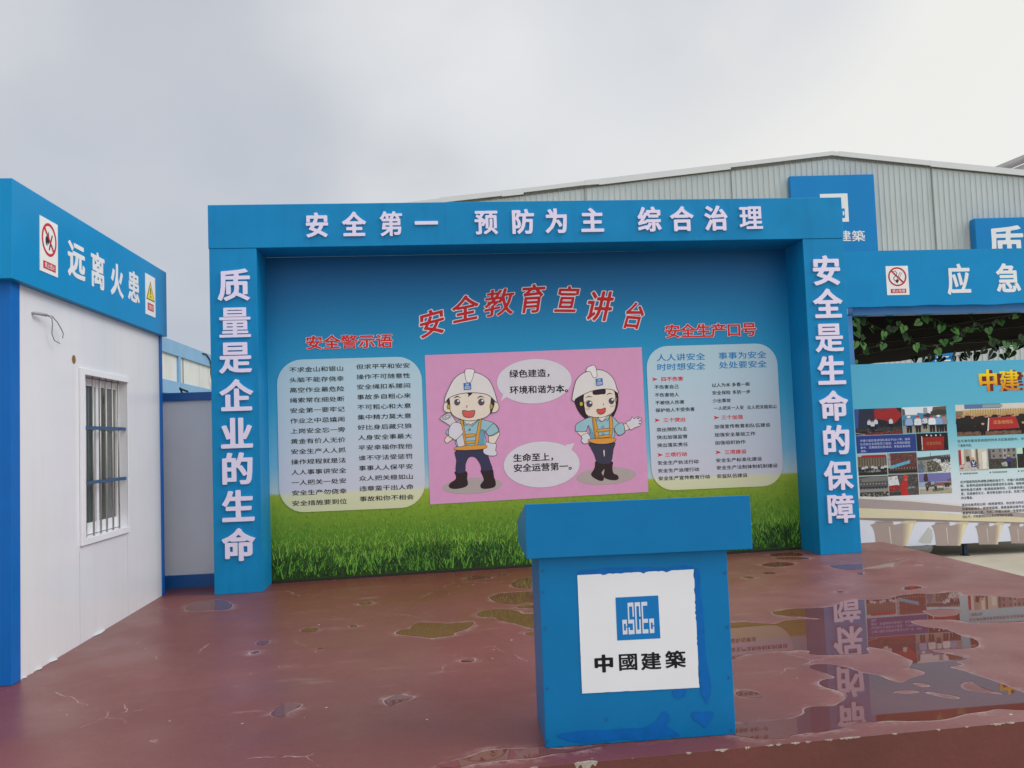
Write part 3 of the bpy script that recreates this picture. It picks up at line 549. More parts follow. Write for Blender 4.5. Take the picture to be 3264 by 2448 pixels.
boy = [(ell(365, 1480, 330, 88, -4, 20), 'b5a9a6', 0),
 ([(175, 1325), (300, 1322), (305, 1400), (315, 1455), (290, 1490), (200, 1512), (130, 1508), (105, 1480), (130, 1445), (180, 1410), (185, 1370)], '332629', 4), ([(460, 1305), (580, 1290), (600, 1380), (620, 1440), (610, 1490), (540, 1510), (470, 1508), (455, 1470), (490, 1420), (480, 1370)], '332629', 4),
 ([(192, 1085), (490, 1075), (530, 1130), (560, 1220), (582, 1300), (475, 1315), (455, 1250), (400, 1170), (330, 1165), (290, 1240), (280, 1330), (186, 1330), (190, 1200)], '3a3b58', 4),
 ([(550, 905), (620, 880), (668, 905), (640, 960), (605, 1020), (550, 1005)], 'eadfce', 5), ([(60, 970), (100, 930), (150, 960), (90, 1008), (65, 992)], 'eadfce', 5),
 ([(205, 765), (260, 750), (330, 805), (440, 750), (600, 790), (660, 880), (560, 935), (515, 890), (497, 900), (497, 1035), (195, 1050), (195, 900), (110, 920), (75, 905), (80, 870), (110, 850)], '9cc6cf', 5),
 ([(520, 875), (600, 795), (655, 870), (645, 885), (560, 930), (520, 900)], '9cc6cf', 5), ([(455, 860), (495, 880), (493, 1030), (430, 1030), (450, 950)], '6fa3b8', 0),
 ([(230, 720), (480, 710), (420, 760), (325, 810), (260, 755)], 'eadfce', 4),
 ([(520, 1000), (560, 1010), (615, 1015), (630, 1030), (620, 1090), (635, 1110), (625, 1145), (560, 1150), (500, 1130), (483, 1095), (500, 1040)], 'dcdce2', 5),
 ([(232, 760), (262, 768), (300, 1040), (265, 1045)], 'e0a044', 4), ([(440, 755), (465, 750), (425, 1035), (390, 1040)], 'e0a044', 4), ([(290, 915), (390, 908), (388, 935), (292, 945)], 'e0a044', 4), ([(298, 990), (388, 985), (385, 1010), (298, 1018)], 'e0a044', 4), ([(198, 1050), (500, 1030), (490, 1075), (200, 1088)], 'e0a044', 4),
 ([(12, 735), (60, 690), (120, 685), (185, 775), (240, 850), (280, 1020), (270, 1040), (210, 1050), (195, 1000), (150, 850), (20, 755)], 'd8d8dc', 5), (ell(85, 715, 55, 30, -25, 12), 'c4c0c4', 4), (ell(88, 718, 25, 14, -25, 10), 'd8d8dc', 4),
 ([(110, 850), (150, 790), (210, 785), (245, 810), (255, 860), (265, 890), (230, 935), (180, 975), (150, 960), (105, 925)], 'dcdce2', 5),
 ([(115, 560), (55, 575), (48, 640), (80, 670), (130, 662)], 'eadfce', 5), ([(585, 560), (645, 570), (655, 630), (620, 670), (560, 662)], 'eadfce', 5),
 ([(110, 500), (350, 440), (580, 490), (585, 580), (570, 660), (520, 720), (430, 750), (330, 765), (230, 745), (150, 700), (115, 620)], 'eadfce', 5),
 ([(85, 515), (112, 505), (122, 640), (95, 600)], '40343a', 0), ([(572, 495), (610, 560), (590, 640), (560, 690)], '40343a', 0), (ER(103, 610, 17, 26), 'b0a03c', 4), (ER(573, 608, 17, 28), 'b0a03c', 4),
 ([(300, 455), (370, 455), (318, 502), (322, 475)], '30282c', 0),
 ([(58, 530), (100, 420), (160, 310), (230, 250), (290, 232), (390, 232), (480, 265), (550, 320), (600, 420), (635, 540), (625, 560), (560, 495), (480, 465), (340, 455), (200, 475), (100, 520), (75, 560)], 'e4e2de', 6), ([(285, 205), (375, 200), (385, 232), (350, 335), (298, 330)], 'eceae6', 5),
 ([(160, 520), (195, 490), (240, 515), (200, 502)], '30282c', 0), ([(415, 520), (455, 488), (502, 518), (460, 500)], '30282c', 0), (ER(197, 560, 30, 33), '5b535a', 4), (ER(463, 558, 32, 35), '5b535a', 4), (ER(209, 547, 11), 'f0f0f0', 0), (ER(476, 544, 12), 'f0f0f0', 0),
 ([(258, 650), (320, 658), (388, 650), (388, 690), (370, 720), (320, 728), (275, 715), (262, 690)], 'd9635c', 6), (ER(335, 862, 9), '55606a', 3)]
mb = figure(C7, FB, boy, .0055); dash(mb, FB, C7, [(312, 592), (298, 606), (308, 622)], 5, .0175); dash(mb, FB, C7, [(262, 765), (280, 820), (325, 790), (358, 825), (425, 762)], 5, .0175); dash(mb, FB, C7, [(470, 860), (510, 880), (520, 905)], 5, .0175); dash(mb, FB, C7, [(125, 1448), (160, 1470), (180, 1472)], 5, .0175)
def emblem(m, fr, TL, TR, BL, bg, fg, h):
    """blue square with interlocked angular letters; drawn on the unit square"""
    p0, p1, p2 = (V((*fr.loc(q), 0)) for q in (TL, TR, BL))
    def U(x, y):
        u = ((x - 118) - .0423 * (y - 150)) / 1413; v = ((y - 150) + .0496 * (x - 118)) / 1423; q = p0 + (p1 - p0) * u + (p2 - p0) * v; return (q.x, q.y)
    m.poly(fr, [U(118, 150), U(1530, 80), U(1600, 1500), U(178, 1570)], bg, h)
    Q = '342,887 492,880 497,1015 348,1022|455,1010 497,1010 500,1105 460,1108|357,1245 510,1232 514,1362 362,1372|460,1145 503,1140 510,1240 465,1240|342,887 386,885 405,1370 362,1372|512,325 556,322 582,1005 540,1008|512,325 702,308 706,440 518,450|660,310 704,308 727,780 682,785|538,885 725,872 732,1000 540,1010|682,875 727,872 750,1355 700,1358|555,1230 745,1220 750,1355 555,1368|547,1140 590,1137 600,1365 555,1368|745,310 795,305 840,1345 795,1350|745,310 922,300 930,430 750,440|878,300 922,300 945,775 900,780|900,865 945,862 966,1340 915,1342|790,1215 960,1205 966,1340 793,1350|965,298 1012,295 1055,1335 1012,1340|965,298 1158,285 1165,412 970,425|1030,858 1185,848 1192,978 1040,990|1050,1205 1198,1195 1205,1330 1010,1340|1228,850 1272,848 1297,1328 1252,1332|1228,850 1382,840 1388,972 1233,985|1343,970 1388,970 1390,1062 1347,1068|1350,1105 1390,1100 1400,1200 1355,1200|1250,1195 1395,1185 1402,1318 1252,1332'
    for i, q in enumerate(Q.split('|')):
        m.poly(fr, [U(*map(float, z.split(','))) for z in q.split()], fg, h + .0008 + .0001 * (i % 5))
emblem(mb, FB, *Z(C7, [(268, 350), (348, 345), (272, 425)]), ink('1f74b8'), PAPER, .0178)
obj('worker_picture', mb, bd, label='cartoon worker in white helmet holding a rolled plan')
girl = [(ell(600, 1490, 375, 108, -4, 20), 'b5a9a6', 0),
 ([(470, 1305), (570, 1335), (570, 1400), (540, 1450), (568, 1500), (560, 1545), (510, 1545), (430, 1500), (412, 1460), (440, 1420), (460, 1370)], '332629', 5), ([(575, 1335), (680, 1310), (675, 1380), (690, 1455), (740, 1480), (755, 1520), (720, 1540), (640, 1535), (570, 1500), (580, 1420)], '332629', 5),
 ([(395, 1070), (695, 1060), (690, 1150), (660, 1315), (580, 1340), (490, 1320), (450, 1220), (405, 1130)], '3f3d52', 5), ([(562, 1170), (580, 1165), (583, 1230), (572, 1245)], 'd8cfc0', 3),
 ([(205, 520), (330, 440), (340, 600), (345, 690), (380, 772), (330, 765), (260, 690), (215, 600)], '33222e', 4), ([(680, 400), (740, 440), (752, 540), (735, 640), (690, 740), (665, 720), (715, 620), (710, 480)], '33222e', 4),
 ([(235, 930), (345, 930), (372, 955), (330, 990), (285, 985)], 'eadfce', 5), ([(815, 850), (855, 832), (892, 890), (832, 918)], 'eadfce', 5),
 ([(340, 770), (420, 745), (500, 745), (550, 805), (590, 745), (650, 725), (700, 760), (760, 825), (810, 825), (835, 940), (755, 980), (735, 950), (692, 885), (690, 1015), (400, 1030), (400, 950), (370, 850), (345, 925), (230, 930), (212, 915), (215, 860), (240, 825)], '9cc6cf', 6), ([(375, 850), (415, 900), (465, 1025), (402, 1028), (402, 950)], '6fa3b8', 0), ([(700, 890), (760, 830), (810, 828), (832, 935), (757, 975)], '9cc6cf', 5),
 ([(290, 985), (360, 950), (400, 1005), (385, 1055), (330, 1085), (285, 1050), (300, 1020)], 'dcdce2', 5),
 ([(850, 815), (900, 790), (930, 742), (945, 770), (1000, 742), (1008, 750), (985, 772), (1038, 758), (1045, 775), (1010, 800), (1046, 800), (1040, 822), (1005, 832), (1032, 842), (1028, 858), (960, 880), (910, 910), (885, 880)], 'dcdce2', 5),
 ([(422, 750), (460, 752), (515, 1025), (465, 1030)], 'e0a044', 5), ([(640, 740), (672, 745), (682, 850), (665, 1020), (632, 1025), (640, 900)], 'e0a044', 5), ([(490, 905), (640, 890), (640, 920), (495, 935)], 'e0a044', 5), ([(505, 985), (635, 970), (635, 1000), (508, 1010)], 'e0a044', 5), ([(392, 1025), (700, 1012), (695, 1060), (600, 1085), (480, 1085), (395, 1060)], 'e0a044', 5),
 ([(490, 735), (600, 735), (550, 805)], 'eadfce', 4),
 ([(320, 460), (430, 415), (600, 395), (690, 405), (718, 520), (715, 620), (680, 690), (600, 735), (520, 755), (420, 745), (350, 715), (325, 620)], 'eadfce', 5), ([(440, 410), (580, 390), (588, 455), (545, 462), (440, 468)], '33222e', 0), (ER(285, 583, 22, 28), 'c3b83a', 5), (ER(720, 528, 11, 28), 'b0a03c', 4),
 ([(170, 510), (190, 400), (220, 290), (280, 220), (350, 180), (480, 152), (580, 170), (660, 230), (710, 310), (735, 400), (755, 430), (740, 445), (680, 405), (560, 395), (420, 420), (300, 470), (215, 520), (200, 552), (175, 535)], 'e4e2de', 7), ([(345, 172), (370, 120), (455, 102), (485, 235), (435, 250), (400, 180)], 'eceae6', 6),
 ([(338, 512), (375, 484), (428, 497), (375, 495)], '30282c', 0), ([(600, 472), (635, 445), (678, 457), (640, 456)], '30282c', 0), (ER(388, 582, 36, 40), '4a4a5c', 5), (ER(665, 545, 32, 36), '4a4a5c', 5), (ER(402, 568, 13), 'f0f0f0', 0), (ER(677, 530, 12), 'f0f0f0', 0), (ER(365, 640, 34, 14), 'e8c4b8', 0), (ER(680, 605, 30, 14), 'e8c4b8', 0),
 ([(483, 650), (535, 650), (585, 632), (588, 675), (560, 705), (520, 712), (490, 690)], 'd9534c', 6), (ER(558, 867, 12), '9cc6cf', 4), (ER(562, 958, 12), '9cc6cf', 4)]
mb = figure(C8, FB, girl, .0055); dash(mb, FB, C8, [(562, 576), (569, 590), (560, 600)], 5, .0175); dash(mb, FB, C8, [(500, 745), (470, 795), (500, 790), (552, 805), (580, 770), (615, 792), (650, 730)], 5, .0175); dash(mb, FB, C8, [(320, 560), (345, 575), (352, 545), (385, 540)], 5, .0175); dash(mb, FB, C8, [(432, 750), (470, 1025)], 3, .0175)
emblem(mb, FB, *Z(C8, [(465, 268), (550, 258), (473, 355)]), ink('1f74b8'), PAPER, .0178)
obj('worker_picture', mb, bd, label='cartoon worker with dark bob hair under white helmet waving')
def bubble(el, tail, lines):
    m = MB(); l = [FB.loc(p) for p in Z(PC, el)]; c = ink('dcd9e0')
    m.poly(FB, l, c, .0062); m.px(FB, Z(PC, tail), c, .0064)
    m.stroke(FB, l, .004, ink('8a848c'), .0059, True)
    for s, x, y, w_, h_ in lines: tline(m, FB, s, x, y, w_, h_, BLK, .024, PC, .0075)
    obj('speech_bubble', m, bd)
bubble(ell(1040, 340, 352, 210, -3, 48), [(795, 480), (725, 525), (752, 450)], [('绿色建造，', 808, 272, 430, 74), ('环境和谐为本。', 812, 424, 600, 74)])
bubble(ell(1110, 1122, 358, 217, -2, 48), [(1330, 940), (1420, 920), (1385, 990)], [('生命至上，', 843, 1062, 430, 74), ('安全运营第一。', 847, 1157, 600, 74)])

# ------------------------------------------------------------------ lectern
PR = -0.032
def T2(x, y): dx, dy = x - 3.7, y + 4.6; return (3.7 + dx - dy * PR, -4.6 + dy + dx * PR)
def T3(x, y, z): return (*T2(x, y), z)
def Tf(x, y): q = T2(x, y); return (*q, floor_z(*q))
pd = thing('lectern', Tf(3.737, -4.82), 'blue lectern with wider sloping top and white emblem sheet at the stage edge', 'lectern')
m = MB(); a, b, c, d = 3.267, 4.208, -5.056, -4.581
m.hexa([Tf(a, c), Tf(b, c), Tf(b, d), Tf(a, d)], [T3(a, c, .853), T3(b, c, .853), T3(b, d, .853), T3(a, d, .853)], BLUEP); body = obj('body', m, pd, bevel=.004)
m = MB(); a, b, c, d = 3.206, 4.326, -5.10, -4.44
m.hexa([T3(a, c, .856), T3(b, c, .856), T3(b, d, .862), T3(a, d, .862)], [T3(a, c, 1.122), T3(b, c, 1.122), T3(b, d, .985), T3(a, d, .985)], BLUEP); obj('sloping_top', m, pd, bevel=.004)
FP = Frame((*T2(3.7, -5.0575), 0), (1, PR, 0), (0, 0, 1))
m = MB(); TOUCH = mat('ultramarine_touch_up', (0, 96, 172), rough=.35, var=.12, scale=14, spec=.2)
for q in ([(1250, 560), (1282, 560), (1287, 700), (1307, 900), (1322, 1100), (1342, 1200), (1335, 1270), (1320, 1310), (1300, 1270), (1280, 1200), (1262, 900), (1253, 700)], [(598, 577), (640, 553), (760, 543), (900, 543), (1100, 540), (1242, 538), (1242, 556), (1140, 566), (740, 588), (610, 590)], [(1130, 1225), (1190, 1213), (1200, 1245), (1160, 1270), (1130, 1252)], [(1235, 1345), (1300, 1350), (1360, 1355), (1340, 1400), (1310, 1435), (1280, 1410), (1240, 1382)], [(480, 1480), (560, 1460), (640, 1450), (900, 1440), (1030, 1400), (1070, 1355), (1100, 1360), (1110, 1400), (1090, 1440), (1170, 1475), (1000, 1498), (780, 1505), (600, 1510)]):
    m.poly(FP, wobble(smoothed([FP.loc(p) for p in Z(PD, q)], 4), .008, 4), TOUCH, .0008)
obj('paint_touch_up', m, pd)
m = MB(); SCR = mat('screw_head', (14, 84, 140), rough=.4)
for x, y in ((402, 560), (405, 677), (418, 880), (428, 1213), (428, 1508), (760, 1508), (1455, 1447), (1442, 1155), (1432, 872), (1420, 570), (760, 1388)):
    m = MB(); q = FP.loc(Z(PD, (x, y))); m.mesh([FP.pt(q[0] + .006 * math.cos(t), q[1] + .006 * math.sin(t), .001 + .002 * z) for z in (0, 1) for t in [k * math.pi / 4 for k in range(8)]], [tuple(range(8, 16))] + [(k, (k + 1) % 8, 8 + (k + 1) % 8, 8 + k) for k in range(8)], SCR); obj('screw', m, pd)
m = MB(); cs = [FP.loc(p) for p in Z(PD, [(595, 583), (1245, 550), (1276, 1210), (622, 1243)])]; l = []
for i, am in enumerate((.012, .009, .0015, .0015)):
    p, q = cs[i], cs[(i + 1) % 4]
    for k in range(46):
        t = k / 46; j = am * max(0, noise.noise((t * 15, i * 7.3, 2)) + .45 * noise.noise((t * 45, i, 5))); dx, dy = q[0] - p[0], q[1] - p[1]; n_ = math.hypot(dx, dy)
        l.append((p[0] + dx * t + dy / n_ * j * 1.2, p[1] + dy * t - dx / n_ * j * 1.2))
m.poly(FP, l, mat('white_sticker', (222, 224, 230), rough=.4, var=.02), .002); sht = obj('emblem_sheet', m, pd)
m = MB(); emblem(m, FP, *Z(EM, [(118, 150), (1530, 80), (178, 1570)]), ink('0071b6'), mat('emblem_pale', (206, 210, 224), .45, .02), .003); obj('emblem', m, sht)
m = MB(); INK = ink('101214')
for c, x, y in zip('中國建築', (743, 878, 1006, 1142), (1076, 1066, 1062, 1053)):
    u, v = Z(PD, (x, y)); a, b = FP.loc((u, v)); k = (FP.loc((u + 1, v))[0] - a) * PD[2]; m.glyph(FP, c, INK, .003, (a - k * 53, b - k * 46, a + k * 53, b + k * 46), .05, res=110)
obj('lettering', m, sht)

# ------------------------------------------------------------------ white site cabin on the left
WALLM = mat('white_cabin_panel', (222, 224, 228), rough=.2, var=.025, scale=1.2, streak=((188, 190, 194), .13))
cy0, cy1 = -3.072, 0.246
def wx(y, o=0.0): return -0.105 + .006 * y + o
FC = Frame((-0.105, 0, 0), (.006, 1, 0), (0, 0, 1)); FF = Frame((-0.043, 0, 0), (.006, 1, 0), (0, 0, 1))
cab = thing('site_cabin', (-1.5, -1.4, floor_z(-1.5, -1.4)), 'white panel site cabin with blue posts, barred window and blue slogan fascia', 'cabin')
m = MB()
def wq(y0, y1, z0, z1, off=0.0):
    m.face([(wx(y0, off), y0, z0 if z0 is not None else floor_z(wx(y0), y0)), (wx(y1, off), y1, z0 if z0 is not None else floor_z(wx(y1), y1)), (wx(y1, off), y1, z1), (wx(y0, off), y0, z1)], WALLM)
# wall with a real window opening
wy0, wz1 = FC.loc(Z(S2, (728, 537))); wy1 = FC.loc(Z(S2, (1112, 600)))[0]; wz0 = FC.loc(Z(S3, (630, 277)))[1]
wq(cy0, wy0, None, 2.66); wq(wy1, cy1, None, 2.66); wq(wy0, wy1, wz1, 2.66); wq(wy0, wy1, None, wz0)
m.face([(wx(wy0), wy0, wz0), (wx(wy0), wy0, wz1), (wx(wy0) - .12, wy0, wz1), (wx(wy0) - .12, wy0, wz0)], WALLM); m.face([(wx(wy1), wy1, wz1), (wx(wy1), wy1, wz0), (wx(wy1) - .12, wy1, wz0), (wx(wy1) - .12, wy1, wz1)], WALLM)
m.face([(wx(wy0), wy0, wz0), (wx(wy0) - .12, wy0, wz0), (wx(wy1) - .12, wy1, wz0), (wx(wy1), wy1, wz0)], WALLM); m.face([(wx(wy0), wy0, wz1), (wx(wy1), wy1, wz1), (wx(wy1) - .12, wy1, wz1), (wx(wy0) - .12, wy0, wz1)], WALLM)
xb = -6.0
m.face([(xb, cy0, floor_z(xb, cy0)), (wx(cy0), cy0, floor_z(wx(cy0), cy0)), (wx(cy0), cy0, 2.66), (xb, cy0, 2.66)], WALLM); m.face([(wx(cy1), cy1, -.1), (xb, cy1, -.1), (xb, cy1, 2.66), (wx(cy1), cy1, 2.66)], WALLM)
m.face([(xb, cy1, -.1), (xb, cy0, -.1), (xb, cy0, 2.66), (xb, cy1, 2.66)], WALLM); m.face([(xb, cy0, 2.66), (wx(cy0), cy0, 2.66), (wx(cy1), cy1, 2.66), (xb, cy1, 2.66)], WALLM)
wall = obj('wall', m, cab)
# faint panel joints and the old fixing hole
m = MB(); JT = mat('panel_joint', (196, 198, 206), .5, .02)
for ly in (Z(S3, (603, 800)), Z(S3, (966, 700))):
    m = MB(); y = FC.loc(ly)[0]; m.fbox(FC, y - .005, y + .005, floor_z(-.1, y) + .01, wz0 - .09, 0, .002, JT); obj('panel_joint', m, cab)
m = MB(); c = FC.loc(Z(S2, (650, 403))); m.poly(FC, ell(*c, .036, .036), mat('foam_filled_hole', (132, 98, 48), .8, .3, 60), .002); obj('fixing_hole', m, cab)
def corner(y0, y1, x0, x1, m_, z1=2.66):
    k = MB(); k.hexa([(x0, y0, floor_z(x0, y0) + .001), (x1, y0, floor_z(x1, y0) + .001), (x1, y1, floor_z(x1, y1) + .001), (x0, y1, floor_z(x0, y1) + .001)], [(x0, y0, z1), (x1, y0, z1), (x1, y1, z1), (x0, y1, z1)], m_); return obj('corner_post', k, cab, bevel=.004)
yp = FC.loc(Z(S3, (148, 1350)))[0]
corner(cy0 - .012, yp, -.42, wx(cy0, .010), POST); y2 = FC.loc(Z(S2, (1400, 300)))[0]; corner(y2, cy1 + .012, -.25, wx(cy1, .010), POST)
m = MB(); m.box(xb, -.422, cy0 - .010, cy0 + .05, floor_z(-3, cy0), .1, POST); m.box(xb, -.422, cy0 - .010, cy0 + .05, 2.45, 2.658, POST); obj('end_rail', m, cab)
# fascia
fz0, fz1 = 2.653, 3.347
m = MB(); fy0, fy1 = -3.177, .258
m.hexa([(xb, fy0, fz0), (wx(fy0, .062), fy0, fz0), (wx(fy1, .062), fy1, fz0), (xb, fy1, fz0)], [(xb, fy0, fz1), (wx(fy0, .062), fy0, fz1), (wx(fy1, .062), fy1, fz1), (xb, fy1, fz1)], BLUEF); fas = obj('fascia', m, cab, bevel=.004)
for ch, tl, br in (('远', (555, 425), (800, 1080)), ('离', (897, 600), (1103, 1225)), ('火', (1197, 770), (1382, 1340)), ('患', (1458, 890), (1630, 1430))):
    a0, b1 = FF.loc(Z(S4, tl)); a1, b0 = FF.loc(Z(S4, br)); k = MB(); k.glyph(FF, ch, WHITE, .0005, (a0, b0, a1, b1), .035, .003); obj('letter', k, fas)
# window
ALU = mat('white_window_profile', (228, 230, 234), .35, .03); BARM = mat('galvanised_bar', (168, 166, 160), .4, .15, 9, metal=.3); FLAT = mat('blue_grey_flat_bar', (60, 88, 122), .5, .2, 8)
m = MB(); oy0, oz1 = FC.loc(Z(S2, (693, 475))); oz0 = FC.loc(Z(S3, (605, 335)))[1]
m.fbox(FC, oy0, wy0, oz0, oz1, .001, .022, ALU); m.fbox(FC, wy0 + .001, wy1 + .01, wz1, oz1, .001, .022, ALU); m.fbox(FC, wy0 + .001, wy1 + .01, oz0, wz0, .001, .022, ALU); m.fbox(FC, wy1 + .001, wy1 + .011, wz0 + .001, wz1 - .001, .001, .012, ALU)
win = obj('window', m, cab, bevel=.003)
m = MB(); wm = (wy0 + wy1) / 2
for a0, a1 in ((wy0, wy0 + .04), (wm - .03, wm + .03), (wy1 - .04, wy1)): m.fbox(FC, a0 + .001, a1 - .001, wz0 + .005, wz1 - .005, -.11, -.075, ALU)
m.fbox(FC, wy0 + .04, wm - .03, wz0 + .005, wz0 + .10, -.11, -.08, ALU); m.fbox(FC, wm + .03, wy1 - .04, wz0 + .005, wz0 + .10, -.11, -.08, ALU); m.fbox(FC, wy0 + .04, wm - .03, wz1 - .07, wz1 - .005, -.11, -.08, ALU); m.fbox(FC, wm + .03, wy1 - .04, wz1 - .07, wz1 - .005, -.11, -.08, ALU)
obj('sash', m, win)
GLS = mat('window_glass', (150, 160, 156), .04, .1, 2, spec=.8)
gl = GLS.node_tree.nodes['Principled BSDF']; gl.inputs['Transmission Weight'].default_value = .8
m = MB(); m.fbox(FC, wy0 + .03, wy1 - .03, wz0 + .09, wz1 - .06, -.098, -.093, GLS); obj('pane', m, win)
m = MB()
CUR = [mat('curtain_' + k, c, .8, .2, 7) for k, c in (('olive', (136, 140, 112)), ('slate', (112, 124, 126)), ('red', (140, 86, 76)), ('cream', (190, 186, 170)))]
nn = 26
for i in range(nn):      # gathered curtain behind the glass
    a0 = wy0 + (wy1 - wy0) * i / nn; a1 = wy0 + (wy1 - wy0) * (i + 1) / nn; d0, d1 = -.16 - .03 * (i % 2), -.16 - .03 * ((i + 1) % 2)
    zz = wz0
    while zz < wz1:
        hh = min(.12 + .2 * rnd.random(), wz1 - zz); m.face([FC.pt(a0, zz, d0), FC.pt(a1, zz, d1), FC.pt(a1, zz + hh, d1), FC.pt(a0, zz + hh, d0)], CUR[[0, 1, 1, 0, 2, 1, 3][rnd.randrange(7)] if i % 9 > 1 else 3]); zz += hh
obj('curtain', m, win)
for x in (770, 838, 900, 952, 1007, 1060):
    m = MB(); a = FC.loc(Z(S2, (x, 580)))[0]; m.tube([FC.pt(a, wz0 - .004, -.02), FC.pt(a, wz1 + .004, -.02)], .0085, BARM, 10); obj('bar', m, win, smooth=True)
for y in (1010, 1497):
    m = MB(); b0 = FC.loc(Z(S2, (740, y)))[1]; b1 = FC.loc(Z(S2, (1105, 1010 if y == 1010 else 1450)))[1]; b_ = (b0 + b1) / 2; m.fbox(FC, wy0 + .001, wy1 - .001, b_ - .015, b_ + .015, -.011, -.005, FLAT); obj('cross_bar', m, win)
# cable end poking out of the wall
m = MB(); CAB = mat('pale_grey_wire', (120, 120, 124), .5)
p0 = FC.loc(Z(S1, (278, 1378))); p1 = FC.loc(Z(S1, (350, 1397)))
m.tube([FC.pt(p0[0], p0[1], -.02), FC.pt(p0[0] + .01, p0[1], .03), FC.pt(p1[0], p1[1], .05)], .011, mat('grey_conduit', (150, 150, 155), .4), 10)
for pts in ([(350, 1397), (385, 1425), (395, 1480), (405, 1560), (430, 1620), (465, 1648)], [(350, 1397), (385, 1405), (440, 1460), (490, 1520), (510, 1560), (490, 1600)]):
    q = [FC.loc(p) for p in Z(S1, pts)]; q = [q[0]] + q; m.tube([FC.pt(x, y, .05 + .01 * math.sin(i * 1.3)) for i, (x, y) in enumerate(q[1:])], .0035, CAB, 6)
obj('wire_end', m, cab, smooth=True)
m = MB()
for p0_, p1_ in (((180, 1335), (215, 1322)), ((385, 1215), (442, 1183)), ((722, 1018), (805, 965)), ((270, 1275), (320, 1252))):
    m = MB(); q0, q1 = fl(Z(S3, p0_)), fl(Z(S3, p1_)); n_ = 7; up = []; lo = []
    for i in range(n_):
        t = i / (n_ - 1); x = q0[0] + (q1[0] - q0[0]) * t; y = q0[1] + (q1[1] - q0[1]) * t; e = math.sin(math.pi * t) * .022 * (.6 + .7 * rnd.random()); up.append((wx(y) + .003, y)); lo.append((wx(y) + .006 + e, y))
    for i in range(n_ - 1): m.face([(*up[i], floor_z(*up[i]) + .004), (*lo[i], floor_z(*lo[i]) + .004), (*lo[i + 1], floor_z(*lo[i + 1]) + .004), (*up[i + 1], floor_z(*up[i + 1]) + .004)], ink('cfd8d8'))
    obj('sealant_flake', m, cab)

# ------------------------------------------------------------------ small safety signs
class Sub:
    def __init__(s, fr, TL, TR, BL):
        s.f = fr; s.a0, s.b1 = fr.loc(TL); s.w = fr.loc(TR)[0] - s.a0; s.h = s.b1 - fr.loc(BL)[1]
    def __call__(s, p): return (s.a0 + p[0] * s.w, s.b1 - p[1] * s.h)
    def q(s, pts): return [s(p) for p in pts]
def plate(name, sub, label, off=.0):
    c = sub((.5, 1)); o = thing(name, sub.f.pt(c[0], c[1], off), label, 'sign', 'safety signs on the blue fascias')
    m = MB(); m.fbox(sub.f, sub.a0, sub.a0 + sub.w, sub.b1 - sub.h, sub.b1, off, off + .004, mat('sign_plate_white', (232, 234, 232), .4, .02)); obj('plate', m, o); return o
SR = ink('c4262e'); SK = ink('23282a')
def prohibition(sub, o, art, cap):
    m = MB(); c = sub((.5, .37)); r = sub.w * .41
    R0, R1_ = ell(*c, r, r, 0, 48), ell(*c, r * .84, r * .84, 0, 48)
    for i in range(48): m.poly(sub.f, [R0[i], R0[(i + 1) % 48], R1_[(i + 1) % 48], R1_[i]], SR, .0062)
    k = r * .6; m.stroke(sub.f, [(c[0] - k, c[1] + k), (c[0] + k, c[1] - k)], r * .17, SR, .0064)
    obj('prohibition_ring', m, o)
    m = MB(); art(m, c, r); obj('pictogram', m, o)
    m = MB(); m.poly(sub.f, sub.q([(.17, .79), (.86, .79), (.86, .93), (.17, .93)]), SR, .0055); x = sub.q([(.24, .91), (.80, .81)]); m.line(sub.f, cap, mat('sign_plate_white', (0, 0, 0)), .007, x[0][0], x[0][1], x[1][0], x[1][1], .01); obj('caption', m, o)
def art_fire(m, c, r):
    S = lambda pts: [(c[0] + x * r, c[1] + y * r) for x, y in pts]
    m.poly(FF, smoothed(S([(-.1, .5), (-.18, .3), (-.42, .12), (-.5, -.1), (-.42, -.32), (-.25, -.42), (-.3, -.2), (-.12, -.3), (-.02, -.1), (.02, .1), (-.05, .3)]), 3), SK, .0058); m.stroke(FF, S([(.42, .36), (-.02, -.62)]), r * .12, SK, .0059)
s1 = Sub(FF, *Z(S4, [(120, 72), (390, 212), (130, 908)])); o = plate('no_fire_sign', s1, 'white no open flames sign left of the four white letters on cabin fascia'); prohibition(s1, o, art_fire, '禁止烟火')
s2 = Sub(FF, *Z(S4, [(1716, 945), (1863, 1020), (1716, 1560)])); o = plate('warning_sign', s2, 'white sign with yellow warning triangle at the far end of cabin fascia')
m = MB(); m.poly(FF, s2.q([(.5, .15), (.93, .62), (.07, .62)]), SK, .0055); m.poly(FF, s2.q([(.5, .19), (.87, .60), (.13, .60)]), ink('e3d23a'), .006); m.poly(FF, s2.q([(.45, .32), (.55, .32), (.53, .48), (.47, .48)]), SK, .0065); m.poly(FF, [s2(p) for p in ell(.5, .53, .05, .02, 0, 12)], SK, .0065); obj('triangle', m, o)
m = MB(); m.poly(FF, s2.q([(.2, .7), (.8, .7), (.8, .88), (.2, .88)]), SR, .0055); q = s2.q([(.26, .85), (.74, .73)]); m.line(FF, '注意安全', PAPER, .006, q[0][0], q[0][1], q[1][0], q[1][1], .01); obj('caption', m, o)

